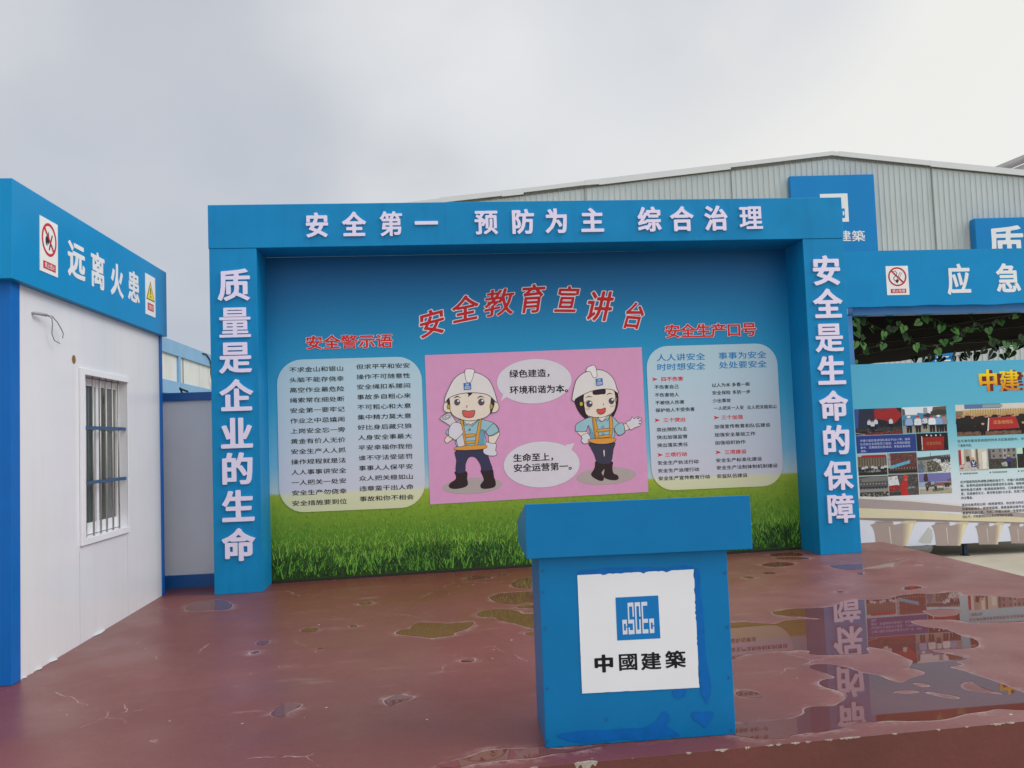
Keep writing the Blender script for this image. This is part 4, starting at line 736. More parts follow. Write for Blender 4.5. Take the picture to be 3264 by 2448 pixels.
# ------------------------------------------------------------------ grey hoarding and the cabins beyond
FHo = Frame((0, .62, 0), (1, 0, 0), (0, 0, 1))
hd = thing('hoarding', (0, .62, floor_z(0, .62)), 'grey panel hoarding with dark blue rails between cabin and portal frame', 'fence')
hz = FHo.at(Z(S2, (1600, 770))).z; hz1 = FHo.at(Z(S2, (1600, 697))).z
m = MB(); m.box(-4, gxL + .35, .62, .70, -.04, hz + .02, mat('grey_hoarding_panel', (222, 224, 228), .5, .04, 1.2)); obj('panel', m, hd)
m = MB(); m.box(-4, gxL + .36, .585, .72, hz, hz1, mat('dark_blue_rail', (24, 92, 160), .4, .05)); obj('top_rail', m, hd, bevel=.004)
m = MB(); m.hexa([(-4, .590, -.12), (gxL + .36, .590, -.08), (gxL + .36, .72, -.08), (-4, .72, -.12)], [(-4, .590, .085), (gxL + .36, .590, .085), (gxL + .36, .72, .085), (-4, .72, .085)], MATS['dark_blue_rail']); obj('bottom_rail', m, hd, bevel=.004)
m = MB(); a = FHo.loc(Z(S2, (1600, 668)))[0]; m.tube([(a, .66, hz1 - .01), (a - .03, .66, hz1 + .06)], .012, mat('dark_bracket', (40, 46, 60), .5), 6); m.tube([(a - .03, .66, hz1 + .05), (a + .06, .66, hz1 + .012)], .012, MATS['dark_bracket'], 6); obj('bracket', m, hd)
FD = Frame((-1.5, 0, 0), (0, 1, 0), (0, 0, 1))
fc = thing('distant_cabin', (-3, 8, GZ), 'pale cabin row with light blue frame rising beyond the grey hoarding', 'cabin')
ta = FD.loc(Z(S2, (1435, 222))); tb = FD.loc(Z(S2, (1870, 392))); zt = (ta[1] + tb[1]) / 2; rb = FD.loc(Z(S2, (1560, 690)))
m = MB(); m.box(-4.5, -1.5, 2.5, 14.0, GZ, zt, mat('weathered_white_panel', (216, 218, 214), .5, .05, 1.5, streak=((150, 152, 146), .5))); obj('wall', m, fc)
PB = mat('pale_blue_frame', (126, 172, 208), .45, .08)
m = MB(); m.box(-4.6, -1.46, 2.4, 14.1, zt - .20, zt + .03, PB); obj('top_rail', m, fc)
m = MB(); m.box(-1.52, -1.46, 2.4, 14.1, rb[1] - .05, rb[1] + .16, PB); obj('sill_rail', m, fc)
for u in (1567, 1300, 2040):
    a = FD.loc(Z(S2, (u, 500)))[0]; m = MB(); m.box(-1.515, -1.465, a - .06, a + .06, GZ, zt - .201, PB); obj('mullion', m, fc)
m = MB(); a = FD.loc(Z(S2, (1612, 500)))[0]; m.box(-1.502, -1.494, a - .012, a + .012, GZ, zt - .201, mat('black_gap', (36, 38, 40), .7)); obj('panel_gap', m, fc)
m = MB(); pts = [(1785, 352), (1815, 358), (1845, 400), (1858, 450), (1855, 520), (1862, 570), (1880, 640), (1890, 700)]
m.tube([FD.pt(*FD.loc(p), .056) for p in Z(S2, [(a - 24, b) for a, b in pts])], .012, mat('black_cable', (34, 32, 32), .5), 8); tag(obj('cable', m, smooth=True), 'black cable looping down from the pale blue cabin roof edge', 'cable')

# ------------------------------------------------------------------ steel shed far behind
ha = Frame((0, 35.6, 0), (1, 0, 0), (0, 0, 1)).at(Z(R1, (405, 97))); an = -.049
FS = Frame((ha.x, ha.y, 0), (math.cos(an), math.sin(an), 0), (0, 0, 1))
apz = FS.loc(Z(R1, (405, 97)))[1]; lq = FS.loc(Z(R8, (10, 390))); rq = FS.loc(Z(R1, (2112, 265)))
sl = (apz - lq[1]) / -lq[0]; sr = (apz - rq[1]) / rq[0]
def roof(a): return apz + a * sl if a < 0 else apz - a * sr
shed = thing('steel_shed', FS.pt(0, GZ), 'huge pale grey ribbed steel shed with a low gable behind the portal', 'warehouse')
CLAD = mat('pale_grey_cladding', (186, 196, 196), .5, .05, .4, streak=((160, 163, 158), .4), spec=.3); TRIM = mat('grey_barge_board', (206, 210, 210), .45, .04, .5)
al, ar = FS.loc((760, 1000))[0], 26.0; m = MB(); a = al; prof = []
pit = .298
while a < ar: prof += [(a, 0), (a + pit - .062, 0), (a + pit - .048, .045), (a + pit - .014, .045)]; a += pit
prof.append((ar, 0)); pv = []
for x, d in prof: pv += [FS.pt(x, GZ, d), FS.pt(x, roof(x) - .1, d)]
m.mesh(pv, [(2 * i, 2 * i + 2, 2 * i + 3, 2 * i + 1) for i in range(len(prof) - 1)], CLAD)
for sx_ in (al, ar): m.face([FS.pt(sx_, GZ, 0), FS.pt(sx_, roof(sx_) - .1, 0), FS.pt(sx_, roof(sx_) - .1, -60), FS.pt(sx_, GZ, -60)], CLAD)
obj('gable_wall', m, shed)
m = MB()
for x0, x1 in ((al - .3, 0), (0, ar + .3)): m.hexa([FS.pt(x0, roof(x0) - .12, .12), FS.pt(x1, roof(x1) - .12, .12), FS.pt(x1, roof(x1) - .12, -60), FS.pt(x0, roof(x0) - .12, -60)], [FS.pt(x0, roof(x0) - .02, .12), FS.pt(x1, roof(x1) - .02, .12), FS.pt(x1, roof(x1) - .02, -60), FS.pt(x0, roof(x0) - .02, -60)], TRIM)
obj('roof', m, shed)
cutsL = [al - .3] + [FS.loc(Z(R8, (x, 290)))[0] for x in (160, 470, 580, 890, 960, 1625)] + [0]; cutsR = [0, FS.loc(Z(R1, (470, 100)))[0], FS.loc(Z(R1, (1270, 182)))[0], ar + .3]
for cuts in (cutsL, cutsR):
    for i, (x0, x1) in enumerate(zip(cuts, cuts[1:])):
        m = MB(); dp = .27 + .05 * ((i * 7) % 3 - 1); up = .02 * ((i * 5) % 3); h0 = roof(x0) + up; h1 = roof(x1) + up * .3
        m.hexa([FS.pt(x0 + .004, h0 - dp, .19), FS.pt(x1, h1 - dp, .19), FS.pt(x1, h1 - dp, .125), FS.pt(x0 + .004, h0 - dp, .125)], [FS.pt(x0 + .004, h0, .19), FS.pt(x1, h1, .19), FS.pt(x1, h1, .125), FS.pt(x0 + .004, h0, .125)], TRIM); obj('barge_board', m, shed)
m = MB()
for x0, x1 in ((al, 0), (0, ar)): m.hexa([FS.pt(x0, roof(x0) - .36, .06), FS.pt(x1, roof(x1) - .36, .06), FS.pt(x1, roof(x1) - .36, .046), FS.pt(x0, roof(x0) - .36, .046)], [FS.pt(x0, roof(x0) - .25, .06), FS.pt(x1, roof(x1) - .25, .06), FS.pt(x1, roof(x1) - .25, .046), FS.pt(x0, roof(x0) - .25, .046)], mat('dark_eave_gap', (112, 112, 104), .6, .2, 3))
obj('eave_gap_strip', m, shed)  # grey strip standing in for the dark gap below the barge boards
for p in (Z(R8, (890, 330)), Z(R8, (1626, 250)), Z(R1, (1303, 500))):
    a = FS.loc(p)[0]; m = MB(); m.fbox(FS, a - .02, a + .02, GZ, roof(a) - .3, .046, .07, mat('dark_seam', (116, 116, 110), .6)); obj('cladding_seam', m, shed)
# billboards fixed on the shed
BB = mat('billboard_blue', (14, 126, 192), .4, .04, .6, spec=.2); BW = mat('billboard_white', (222, 226, 228), .45, .02)
FS2 = Frame(FS.pt(0, 0, .40), FS.ex, (0, 0, 1)); FS3 = Frame(FS.pt(0, 0, .60), FS.ex, (0, 0, 1))
def billboard(fr, TL, TR, BLp, label, th=.3):
    a0, b1 = fr.loc(TL); a1 = fr.loc(TR)[0]; b0 = fr.loc(BLp)[1]; o = thing('billboard', fr.pt((a0 + a1) / 2, b0), label, 'billboard', 'blue billboards on the steel shed')
    m = MB(); m.fbox(fr, a0, a1, b0, b1, -th, 0, BB); obj('board', m, o, bevel=.02); return o
o = billboard(FS2, *Z(R1, [(48, 308), (788, 290), (60, 1030)]), 'tall blue billboard with white square emblem above right end of portal')
m = MB(); e = Z(R1, [(312, 466), (555, 460), (324, 716)]); emblem(m, FS2, *e, BW, mat('billboard_blue', (0, 0, 0)), .01); obj('emblem', m, o)
m = MB()
for c, x in zip('中國建築', (285, 408, 530, 653)):
    u, v = Z(R1, (x, 836)); a, b = FS2.loc((u, v)); k = (FS2.loc((u + 1, v))[0] - a) * R1[2]; m.glyph(FS2, c, BW, .01, (a - k * 55, b - k * 47, a + k * 55, b + k * 47), .022)
obj('lettering', m, o)
o = billboard(FS3, *Z(R1, [(1677, 680), (2460, 662), (1690, 1200)]), 'blue billboard with one huge white character above the pavilion fascia', .5)
m = MB(); u, v = Z(R1, (1955, 905)); a, b = FS3.loc((u, v)); k = (FS3.loc((u + 1, v))[0] - a) * R1[2]; m.glyph(FS3, '质', BW, .01, (a - k * 150, b - k * 160, a + k * 150, b + k * 155), .03); obj('lettering', m, o)
o = billboard(FS2, *Z(R2, [(1225, 560), (1458, 552), (1225, 800)]), 'small blue notice on shed wall glimpsed below the pavilion roof', .1)
m = MB(); u, v = Z(R2, (1345, 660)); a, b = FS2.loc((u, v)); k = (FS2.loc((u + 1, v))[0] - a) * R2[2]; m.glyph(FS2, '云', BW, .01, (a - k * 80, b - k * 70, a + k * 80, b + k * 50), .03); obj('lettering', m, o)
# conveyor gallery beyond the shed
FT = Frame((0, 52, 0), (1, 0, 0), (0, 0, 1)); RT = (3050, 400, .1206)
t0 = FT.at(Z(RT, (1120, 1155))); t1 = FT.at(Z(RT, (1900, 830))); dv = (t1 - t0)
cv = thing('conveyor_tube', t0 - dv * 3, 'inclined grey conveyor tube rising behind right end of shed roof', 'conveyor')
m = MB(); m.tube([t0 - dv * 2.2, t0, t1, t1 + dv * 3], .30, mat('grey_tube_steel', (134, 132, 132), .5, .12, 1), 24); obj('tube', m, cv, smooth=True)
m = MB(); q = [FT.at(p) + V((0, .5, 0)) for p in Z(RT, [(1400, 1160), (1680, 1050), (2300, 800), (2300, 1300), (1400, 1300)])]; q2 = [p + V((0, .3, 0)) for p in q]; n_ = len(q)
m.mesh(q + q2, [tuple(range(n_ - 1, -1, -1)), tuple(range(n_, 2 * n_))] + [(i, (i + 1) % n_, n_ + (i + 1) % n_, n_ + i) for i in range(n_)], mat('grey_gallery_panel', (168, 168, 176), .5, .05)); obj('side_panel', m, cv)
m = MB(); m.box(t1.x + .8, t1.x + 1.2, 52.4, 52.8, GZ, t1.z, MATS['grey_tube_steel']); obj('support_leg', m, cv)

# ------------------------------------------------------------------ emergency pavilion on the right
FH = Frame((0, 1.65, 0), (1, 0, 0), (0, 0, 1))
px0, px1 = 8.20, 15.0; pz0 = FH.at(Z(R1, (1300, 1447))).z; pz1 = FH.at(Z(R1, (1300, 957))).z
pv = thing('pavilion', (8.3, 1.7, GZ), 'open pavilion with blue fascia, steel beam and dark roof right of the portal', 'pavilion')
m = MB(); nb = 60
for i in range(nb):      # fascia board, its lower edge torn a little
    x0 = px0 + (px1 - px0) * i / nb; x1 = px0 + (px1 - px0) * (i + 1) / nb; e0 = .018 * noise.noise((x0 * 2.3, 0, 0)); e1 = .018 * noise.noise((x1 * 2.3, 0, 0))
    m.face([(x0, 1.65, pz0 + e0), (x1, 1.65, pz0 + e1), (x1, 1.65, pz1), (x0, 1.65, pz1)], BLUEF); m.face([(x1, 1.74, pz0 + e1), (x0, 1.74, pz0 + e0), (x0, 1.74, pz1), (x1, 1.74, pz1)], BLUEF); m.face([(x0, 1.74, pz0 + e0), (x1, 1.74, pz0 + e1), (x1, 1.65, pz0 + e1), (x0, 1.65, pz0 + e0)], BLUEF)
m.face([(px0, 1.65, pz1), (px1, 1.65, pz1), (px1, 1.74, pz1), (px0, 1.74, pz1)], BLUEF); m.face([(px0, 1.74, pz0), (px0, 1.65, pz0), (px0, 1.65, pz1), (px0, 1.74, pz1)], BLUEF)
pf = obj('fascia', m, pv)
FH2 = Frame((0, 1.80, 0), (1, 0, 0), (0, 0, 1)); bz = FH2.at(Z(R2, (1300, 163))).z; bx = FH2.at(Z(R2, (393, 150))).x
STEEL = mat('light_blue_steel', (64, 134, 196), .4, .08, 3)
m = MB(); m.box(bx, px1, 1.80, 1.95, bz, pz0 + .03, STEEL); obj('beam', m, pv, bevel=.006)
m = MB(); m.box(8.245, 8.34, 1.80, 1.92, GZ, bz - .001, STEEL); obj('post', m, pv, bevel=.004)
m = MB(); m.box(14.0, 14.1, 1.80, 1.92, GZ, bz - .001, STEEL); obj('post', m, pv, bevel=.004)
for ch, tl, br in (('应', (1430, 1090), (1642, 1345)), ('急', (1862, 1085), (2082, 1330))):
    a0, b1 = FH.loc(Z(R1, tl)); a1, b0 = FH.loc(Z(R1, br)); k = MB(); k.glyph(FH, ch, WHITE, .0005, (a0, b0, a1, b1), .03, .004); obj('letter', k, pf)
def art_smoke(m, c, r):
    S = lambda pts: [(c[0] + x * r, c[1] + y * r) for x, y in pts]
    m.stroke(FH, S([(.42, .42), (.0, -.38)]), r * .22, SK, .0056); m.stroke(FH, S([(.41, .40), (.04, -.30)]), r * .13, PAPER, .0058); m.stroke(FH, S([(.02, -.34), (-.12, -.62)]), r * .26, SK, .0060)
    m.stroke(FH, S([(-.45, .55), (-.2, .62), (-.02, .4), (-.1, .1)]), r * .06, SK, .0058); m.stroke(FH, S([(-.2, .1), (-.42, -.15), (-.35, -.35), (-.1, -.45)]), r * .07, SK, .0058)
s3 = Sub(FH, *Z(R1, [(890, 1102), (1086, 1096), (905, 1358)])); o = plate('no_smoking_sign', s3, 'white no smoking sign on the pavilion fascia left of its white letters'); prohibition(s3, o, art_smoke, '禁止吸烟')
# roof underside: dark sheet with thin wires
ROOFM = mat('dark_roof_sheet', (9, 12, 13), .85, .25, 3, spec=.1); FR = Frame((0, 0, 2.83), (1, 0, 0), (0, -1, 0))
rz = bz + .004
def rp(p): d = ray(*p); t = (rz - CAM.z) / d.z; q = CAM + d * t; return (q.x, q.y)
b1_, b2_ = rp(Z(R2, (1100, 640))), rp(Z(R2, (2203, 490))); kx = (b2_[1] - b1_[1]) / (b2_[0] - b1_[0])
yb = lambda x: b1_[1] + kx * (x - b1_[0])
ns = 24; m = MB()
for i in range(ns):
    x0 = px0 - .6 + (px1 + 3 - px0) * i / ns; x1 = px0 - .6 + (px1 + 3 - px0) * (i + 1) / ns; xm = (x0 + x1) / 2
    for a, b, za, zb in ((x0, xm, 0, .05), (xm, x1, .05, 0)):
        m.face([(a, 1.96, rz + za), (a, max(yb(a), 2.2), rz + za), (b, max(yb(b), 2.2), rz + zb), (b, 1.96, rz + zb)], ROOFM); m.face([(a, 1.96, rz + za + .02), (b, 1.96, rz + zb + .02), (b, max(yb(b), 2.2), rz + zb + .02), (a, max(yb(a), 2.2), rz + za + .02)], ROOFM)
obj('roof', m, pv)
m = MB(); WIRE = mat('roof_wire', (88, 88, 80), .5)
for p, q in (((1140, 487), (2203, 425)), ((1290, 378), (2203, 282)), ((1240, 296), (2120, 150)), ((900, 330), (1260, 292)), ((450, 590), (1000, 500)), ((560, 470), (1150, 395)), ((1150, 400), (1290, 378))):
    a_, b_ = rp(Z(R2, p)), rp(Z(R2, q)); m = MB(); m.tube([(*a_, rz - .02), (*b_, rz - .02)], .009, WIRE, 6); obj('roof_wire', m, pv)
# side wall of the pavilion, near-black all over
m = MB(); m.box(8.15, 8.2, 1.96, 14.0, GZ, rz - .002, mat('near_black_sheet', (16, 20, 20), .8, .2, 4, spec=.2)); obj('side_wall', m, pv)
m = MB(); m.box(8.21, px1, 2.9, 2.95, GZ, 1.1, MATS['near_black_sheet']); obj('added_dark_backing', m, pv)  # dark sheet added behind the board so the space under it stays dark
# vines under the beam
LEAF = [mat('vine_leaf_' + k, c, .5, .12, 12) for k, c in (('light', (104, 158, 78)), ('mid', (76, 128, 58)), ('dark', (44, 74, 38)))]
STEM = mat('vine_stem', (66, 70, 44), .7); FV = Frame((0, 2.05, 0), (1, 0, 0), (0, 0, 1))
VN = [('hanging_vine', 'leafy green vine drooping beside the light blue pavilion post', [[(400, 215), (450, 290), (490, 400), (490, 470), (560, 530), (650, 510), (700, 450), (725, 390)], [(510, 240), (600, 300), (700, 330), (830, 320), (900, 290)]], [(425, 262, 0), (412, 490, 0), (500, 500, 0), (595, 340, 1), (718, 385, 0), (710, 505, 1), (490, 240, 2), (395, 670, 0), (435, 380, 1), (790, 330, 2), (560, 570, 2), (780, 230, 2)]),
      ('hanging_vine', 'leafy green vine swagging under the middle of the pavilion beam', [[(830, 200), (900, 310), (1000, 420), (1080, 480), (1180, 515), (1300, 500), (1400, 460), (1480, 400), (1560, 350)], [(1150, 190), (1250, 230), (1380, 285), (1550, 320), (1720, 290)]], [(925, 318, 0), (1085, 260, 0), (1160, 220, 1), (1250, 275, 0), (1330, 320, 0), (1060, 520, 0), (1295, 565, 0), (1355, 465, 1), (1475, 350, 0), (1555, 370, 1), (1620, 335, 0), (1500, 430, 1), (940, 410, 2), (1130, 525, 2), (1640, 215, 2)]),
      ('hanging_vine', 'leafy green vine reaching the right edge below the pavilion beam', [[(1690, 230), (1720, 310), (1850, 410), (1980, 450), (2100, 470), (2230, 470)], [(1720, 290), (1900, 250), (2050, 180), (2150, 150)], [(1850, 410), (1950, 540), (2060, 580)]], [(1685, 330, 0), (1830, 340, 1), (1960, 262, 1), (2110, 185, 1), (1870, 475, 2), (2015, 490, 1), (2095, 500, 1), (2180, 420, 2)]),
      ('hanging_vine', 'darker vine trailing along the back edge of the pavilion roof', [[(1150, 660), (1340, 640), (1560, 600), (1780, 560), (1950, 530), (2100, 510), (2230, 490)]], [(1450, 600, 2), (1700, 590, 2), (1775, 555, 2), (1930, 540, 2), (2045, 545, 2), (2065, 582, 1), (1560, 625, 2), (1990, 615, 1), (1330, 640, 2), (1215, 632, 2), (1700, 632, 1), (1860, 600, 2), (1150, 655, 2), (1520, 650, 2), (1600, 590, 2), (1040, 645, 2), (1905, 520, 2), (2150, 505, 2)])]
for vi, (nm, lb, stems, leaves) in enumerate(VN):
    FVv = FV if vi < 3 else Frame((0, 6.0, 0), (1, 0, 0), (0, 0, 1)); a, b = FVv.loc(Z(R2, stems[0][0]))
    o = thing(nm, FVv.pt(a, b), lb, 'vine', 'vines hanging under the pavilion roof'); m = MB()
    for st in stems: m.tube([FVv.pt(*FVv.loc(p), .05 * math.sin(i * 1.7)) for i, p in enumerate(Z(R2, st))], .004 if vi < 3 else .006, STEM, 5)
    obj('stem', m, o, smooth=True)
    extra = []
    for st in stems:
        for (xa, ya), (xb_, yb_) in zip(st, st[1:]):
            for k in range(2):
                t = rnd.random(); extra.append((xa + (xb_ - xa) * t + rnd.gauss(0, 14), ya + (yb_ - ya) * t + abs(rnd.gauss(0, 22)), 2 if rnd.random() < .6 else 1))
    m = MB()
    for li, (x, y, c) in enumerate(leaves + extra):
        u, v = Z(R2, (x, y)); ce = FVv.at((u, v)); s_ = (FVv.loc((u + 1, v))[0] - FVv.loc((u, v))[0]) * R2[2] * rnd.uniform(46, 57) * (1 if li < len(leaves) else rnd.uniform(.35, .7))
        rot = Matrix.Rotation(rnd.gauss(0, .5), 3, 'Y') @ Matrix.Rotation(rnd.gauss(0, .45), 3, 'X') @ Matrix.Rotation(rnd.gauss(0, .55), 3, 'Z')
        half = [(0, -1.15), (.42, -.62), (.72, -.2), (.86, .22), (.70, .60), (.34, .74), (.06, .52)]
        for sg in (1, -1):
            pts = [ce + rot @ V((sg * a_ * s_, -.22 * abs(a_) * s_ * (1 if c else .8), b_ * s_)) for a_, b_ in half]
            m.face(pts if sg > 0 else pts[::-1], LEAF[c])
    obj('leaves', m, o)

# ------------------------------------------------------------------ display board under the pavilion
FN = Frame((0, 1.70, 0), (1, 0, 0), (0, 0, 1))
nz0 = (FN.at(Z(R3, (940, 1140))).z + FN.at(Z(R3, (2203, 1065))).z) / 2; nz1 = FN.at(Z(R2, (1300, 677))).z
nx0, nx1 = FN.at(Z(R2, (362, 705))).x, 12.2
db = thing('display_board', (9.5, 1.7, GZ), 'printed display board of photo collage and bridge picture under the pavilion beam', 'display board')
NB = gradmat('board_print', [(nz0, (214, 218, 232)), (nz0 + .55, (222, 222, 230)), (nz0 + .95, (198, 222, 226)), (nz0 + 1.35, (136, 198, 212)), (nz0 + 1.8, (92, 180, 206)), (nz1, (84, 174, 208))], rough=.4, bump=.1)
m = MB(); m.box(nx0, nx1, 1.705, 1.745, nz0 - .005, nz1 - .003, mat('board_back', (120, 130, 136), .6)); m.face([(nx0, 1.70, nz0), (nx1, 1.70, nz0), (nx1, 1.70, nz1), (nx0, 1.70, nz1)], NB); obj('panel', m, db)
for x in (8.75, 9.66, 11.4):
    m = MB(); m.box(x, x + .045, 1.76, 1.80, GZ, 1.5, mat('dark_blue_leg', (14, 34, 64), .5)); m.box(x - .015, x + .06, 1.73, 1.83, GZ, GZ + .012, MATS['dark_blue_leg']); obj('leg', m, db)
# bridge picture
m = MB()
def bp(pts, c, h): m.px(FN, Z(R3, [(min(a, 2500), b) for a, b in pts]), ink(c), h)
bp([(455, 600), (700, 615), (1100, 650), (1540, 690), (2400, 780), (2400, 800), (1500, 705), (1000, 658), (455, 628)], 'dcd6cc', .0012)
bp([(455, 627), (1000, 658), (1500, 705), (2400, 800), (2400, 850), (1500, 770), (900, 745), (455, 728)], 'a89a98', .001)
bp([(455, 728), (900, 745), (1500, 790), (2400, 838), (2400, 890), (1500, 860), (900, 835), (455, 832)], 'd8cfae', .0014)
bp([(455, 832), (900, 838), (1500, 860), (2400, 885), (2400, 900), (1500, 876), (750, 868), (455, 850)], '8f817c', .0016)
for dx, k, b0 in ((0, 1, 1145), (645, .80, 1115), (1110, .62, 1095), (1460, .50, 1078)):
    q = lambda pts: [(575 + dx + (a - 575) * k, (870 + dx * .016) + (b - 870) * (1 if b < 1000 else (b0 - 870) / 275)) for a, b in pts]
    bp(q([(575, 905), (620, 890), (650, 868), (790, 868), (830, 905), (960, 880), (1020, 870), (1050, 880), (1020, 960), (985, 1060), (960, 1145), (640, 1145), (632, 1060), (620, 980), (600, 930)]), 'a6968f', .0018)
    
    for w5, c5 in ((0, 'b0a093'), (22, 'bdae9a'), (44, 'ccbfa2'), (64, 'dacda8'), (82, 'e4dab4')): bp(q([(925 + w5, 888), (1046, 878), (1018, 960), (985, 1060), (962, 1145), (910 + w5 * .6, 1145), (922 + w5 * .8, 1040)]), c5, .0020 + w5 * .000004)
    bp(q([(900, 876), (960, 862), (1060, 862), (1070, 884), (990, 890), (905, 888)]), 'cfc2a2', .0024); bp(q([(620, 872), (800, 866), (830, 880), (790, 886), (640, 888)]), '9a8c84', .0024); bp(q([(770, 925), (785, 925), (805, 1120), (795, 1120)]), 'c9c0b6', .0022)
bp([(1150, 990), (1190, 930), (1230, 960), (1240, 1040), (1220, 1100), (1140, 1100), (1080, 1085)], 'bcbcb8', .0017)
obj('bridge_picture', m, db)
# gold block title with dark red depth
m = MB(); _g = FN.loc(Z(R2, (1825, 872)))[1]; GD, MR = gradmat('gold_print', [(_g - .11, (214, 128, 22)), (_g, (236, 178, 20)), (_g + .11, (242, 214, 40))]), ink('6a2428')
for c, x in zip('中建工', (1825, 2050, 2290)):
    u, v = Z(R2, (x, 872)); a, b = FN.loc((u, v)); k = (FN.loc((u + 1, v))[0] - a) * R2[2]
    for j in range(7): m.glyph(FN, c, MR, .001 + .0003 * j, (a - k * (95 - j * 6 - 12), b - k * (105 - 1), a + k * (110 + (6 - j) * 6), b + k * (100 - (6 - j))), .035)
    m.glyph(FN, c, GD, .004, (a - k * 105, b - k * 105, a + k * 98, b + k * 105), .035)
obj('title', m, db)
DK = ink('34423f')
m = MB()
for s, x, y, w_ in (('在天津市建设系统组织的多次应急抢险中，中建六局应急抢险队', 1378, 500, 1180), ('了重要作用。', 1384, 553, 195)): m = MB(); tline(m, FN, s, x, y - (0 if len(s) < 9 else 4), w_, 36, DK, .012, R6, .0012); obj('caption_line', m, db)
for s, x, y, w_ in (('● 受限房屋应急抢修', 1412, 315, 222), ('● 受损房屋应急抢修', 1780, 298, 222), ('● 电力设施应急抢修', 2135, 281, 222)): m = MB(); tline(m, FN, s, x, y, w_, 22, DK, .012, R7, .0012); obj('caption_line', m, db)
for s, x, y, w_ in (('在中国建筑结构调整战略的指引下，中建六局调整经营机', 1415, 418, 920), ('制，奋勇转战国家基础设施建设的主战场，相继承建了一', 1418, 466, 918), ('城市轨道交通等一批基础设施项目，已承建桥梁230座', 1421, 517, 880), ('里，足迹遍布长江、黄河等全国7大水系，实现了四大洲', 1424, 566, 880), ('的全覆盖。', 1427, 617, 168), ('基础设施项目比照一般房建项目，存在更大的安全风险', 1435, 706, 890), ('但事故影响大、救援难度高，提高基础设施专业应急', 1438, 757, 860), ('重要性日益凸显。为此，中建六局将一些基础设施企', 1442, 806, 860)): m = MB(); tline(m, FN, s, x, y, w_, 35, DK, .012, R7, .0026); obj('caption_line', m, db)
m = MB(); tline(m, FN, '险队中，并购置相应的应急抢险物资及设备。', 1553, 822, 560, 30, DK, .012, R3, .0026)
obj('caption_line', m, db)
m = MB(); s_ = Sub(FN, *Z(R6, [(110, 432), (857, 400), (126, 650)])); m.poly(FN, s_.q([(0, 0), (1, 0), (1, 1), (0, 1)]), ink('2c3f86'), .0008)
for i, t in enumerate(('中建六局应急抢险队成立于2011年，抢险', '队员由企业自有员工组成，人员相对固定', '集中，定期接受应急培训，参加应急抢险', '演练。')):
    q = s_.q([(.065, .35 + i * .2), (.9 if i < 3 else .19, .35 + i * .2 - .14)]); m.line(FN, t, ink('c6cce6'), .0014, q[0][0], q[0][1], q[1][0], q[1][1], .004)
obj('text_box', m, db)
_ink = ink
def ink(h):      # colour photographs printed a little faded
    c = hexc(h); g_ = .3 * c[0] + .59 * c[1] + .11 * c[2]; return _ink('%02x%02x%02x' % tuple(int(v * .8 + g_ * .2) for v in c))
def person_px(m, s, x, y, hgt, top, legs, hat=None, h=.003, wd=.30):
    h += .0003 * rnd.random(); H = hgt; asp = s.h / s.w; W = H * asp * wd
    for pts, c in (([(x - W * .42, y - H * .48), (x + W * .42, y - H * .48), (x + W * .36, y), (x + W * .06, y), (x, y - H * .36), (x - W * .06, y), (x - W * .36, y)], legs), ([(x - W * .5, y - H * .78), (x - W * .2, y - H * .84), (x + W * .2, y - H * .84), (x + W * .5, y - H * .78), (x + W * .58, y - H * .5), (x + W * .42, y - H * .44), (x - W * .42, y - H * .44), (x - W * .58, y - H * .5)], top)): m.poly(FN, s.q(pts), ink(c), h + (.00035 if c == top else 0))
    m.poly(FN, [s(p) for p in ell(x, y - H * .90, W * .26, H * .085, 0, 10)], ink('b98a6c'), h + .0005)
    if hat: m.poly(FN, [s(p) for p in ell(x, y - H * .945, W * .30, H * .06, 0, 10)], ink(hat), h + .0007)
def photo(corners, base, fn, flecks=(), nf=0, lab=None):
    s = Sub(FN, *corners); m = MB(); m.poly(FN, s.q([(0, 0), (1, 0), (1, 1), (0, 1)]), ink(base), .0008); R_ = lambda x0, y0, x1, y1, c, h=.0012: m.poly(FN, s.q([(x0, y0), (x1, y0), (x1, y1), (x0, y1)]), ink(c), h)
    Q_ = lambda pts, c, h=.0016: m.poly(FN, s.q(pts), ink(c), h)
    fn(m, s, R_, Q_)
    for i in range(nf * 3):
        x, y0, y1, c = rnd.random(), *rnd.choice(flecks); y = y0 + (y1 - y0) * rnd.random(); a = .006 + .018 * rnd.random(); b = .008 + .022 * rnd.random(); sk = rnd.gauss(0, .01)
        Q_([(max(0, x - a), y), (min(1, x + a * .6), y + sk), (min(1, x + a), min(.995, y + b)), (max(0, x - a * .4), min(.995, y + b + abs(sk)))], c, .0018 + .0016 * rnd.random())
    obj('photo_print', m, db, label=lab)
def f1(m, s, R_, Q_):
    R_(0, 0, .1, .75, '3552a0'); Q_([(.10, 0), (.5, 0), (.5, .8), (.06, .75)], '2b3048'); R_(.04, .72, 1, .86, '3a3a3c', .0014); Q_([(.42, .02), (.88, .0), (.99, .22), (.98, .35), (.82, .62), (.62, .45), (.42, .38)], 'b51f22', .0022); Q_([(.1, .95), (.98, .85), (.98, 1), (.1, 1)], '8e1d1e'); Q_([(0, .9), (.2, .97), (.2, .99), (0, .93)], 'b9b4b0', .0018)
    for x, y in ((.30, .80), (.44, .78), (.37, .86), (.76, .78)): person_px(m, s, x, y, .42, 'c8cdd6', '1c1f2a', 'a03a2e', .0028, .34)
photo(Z(R6, [(88, 97), (676, 73), (110, 425)]), '23242c', f1, [(0.0, .7, '343a58'), (.7, .98, '4a3c3c'), (.72, .95, '6a6464')], 45, 'dark photo of people below a large red flag')
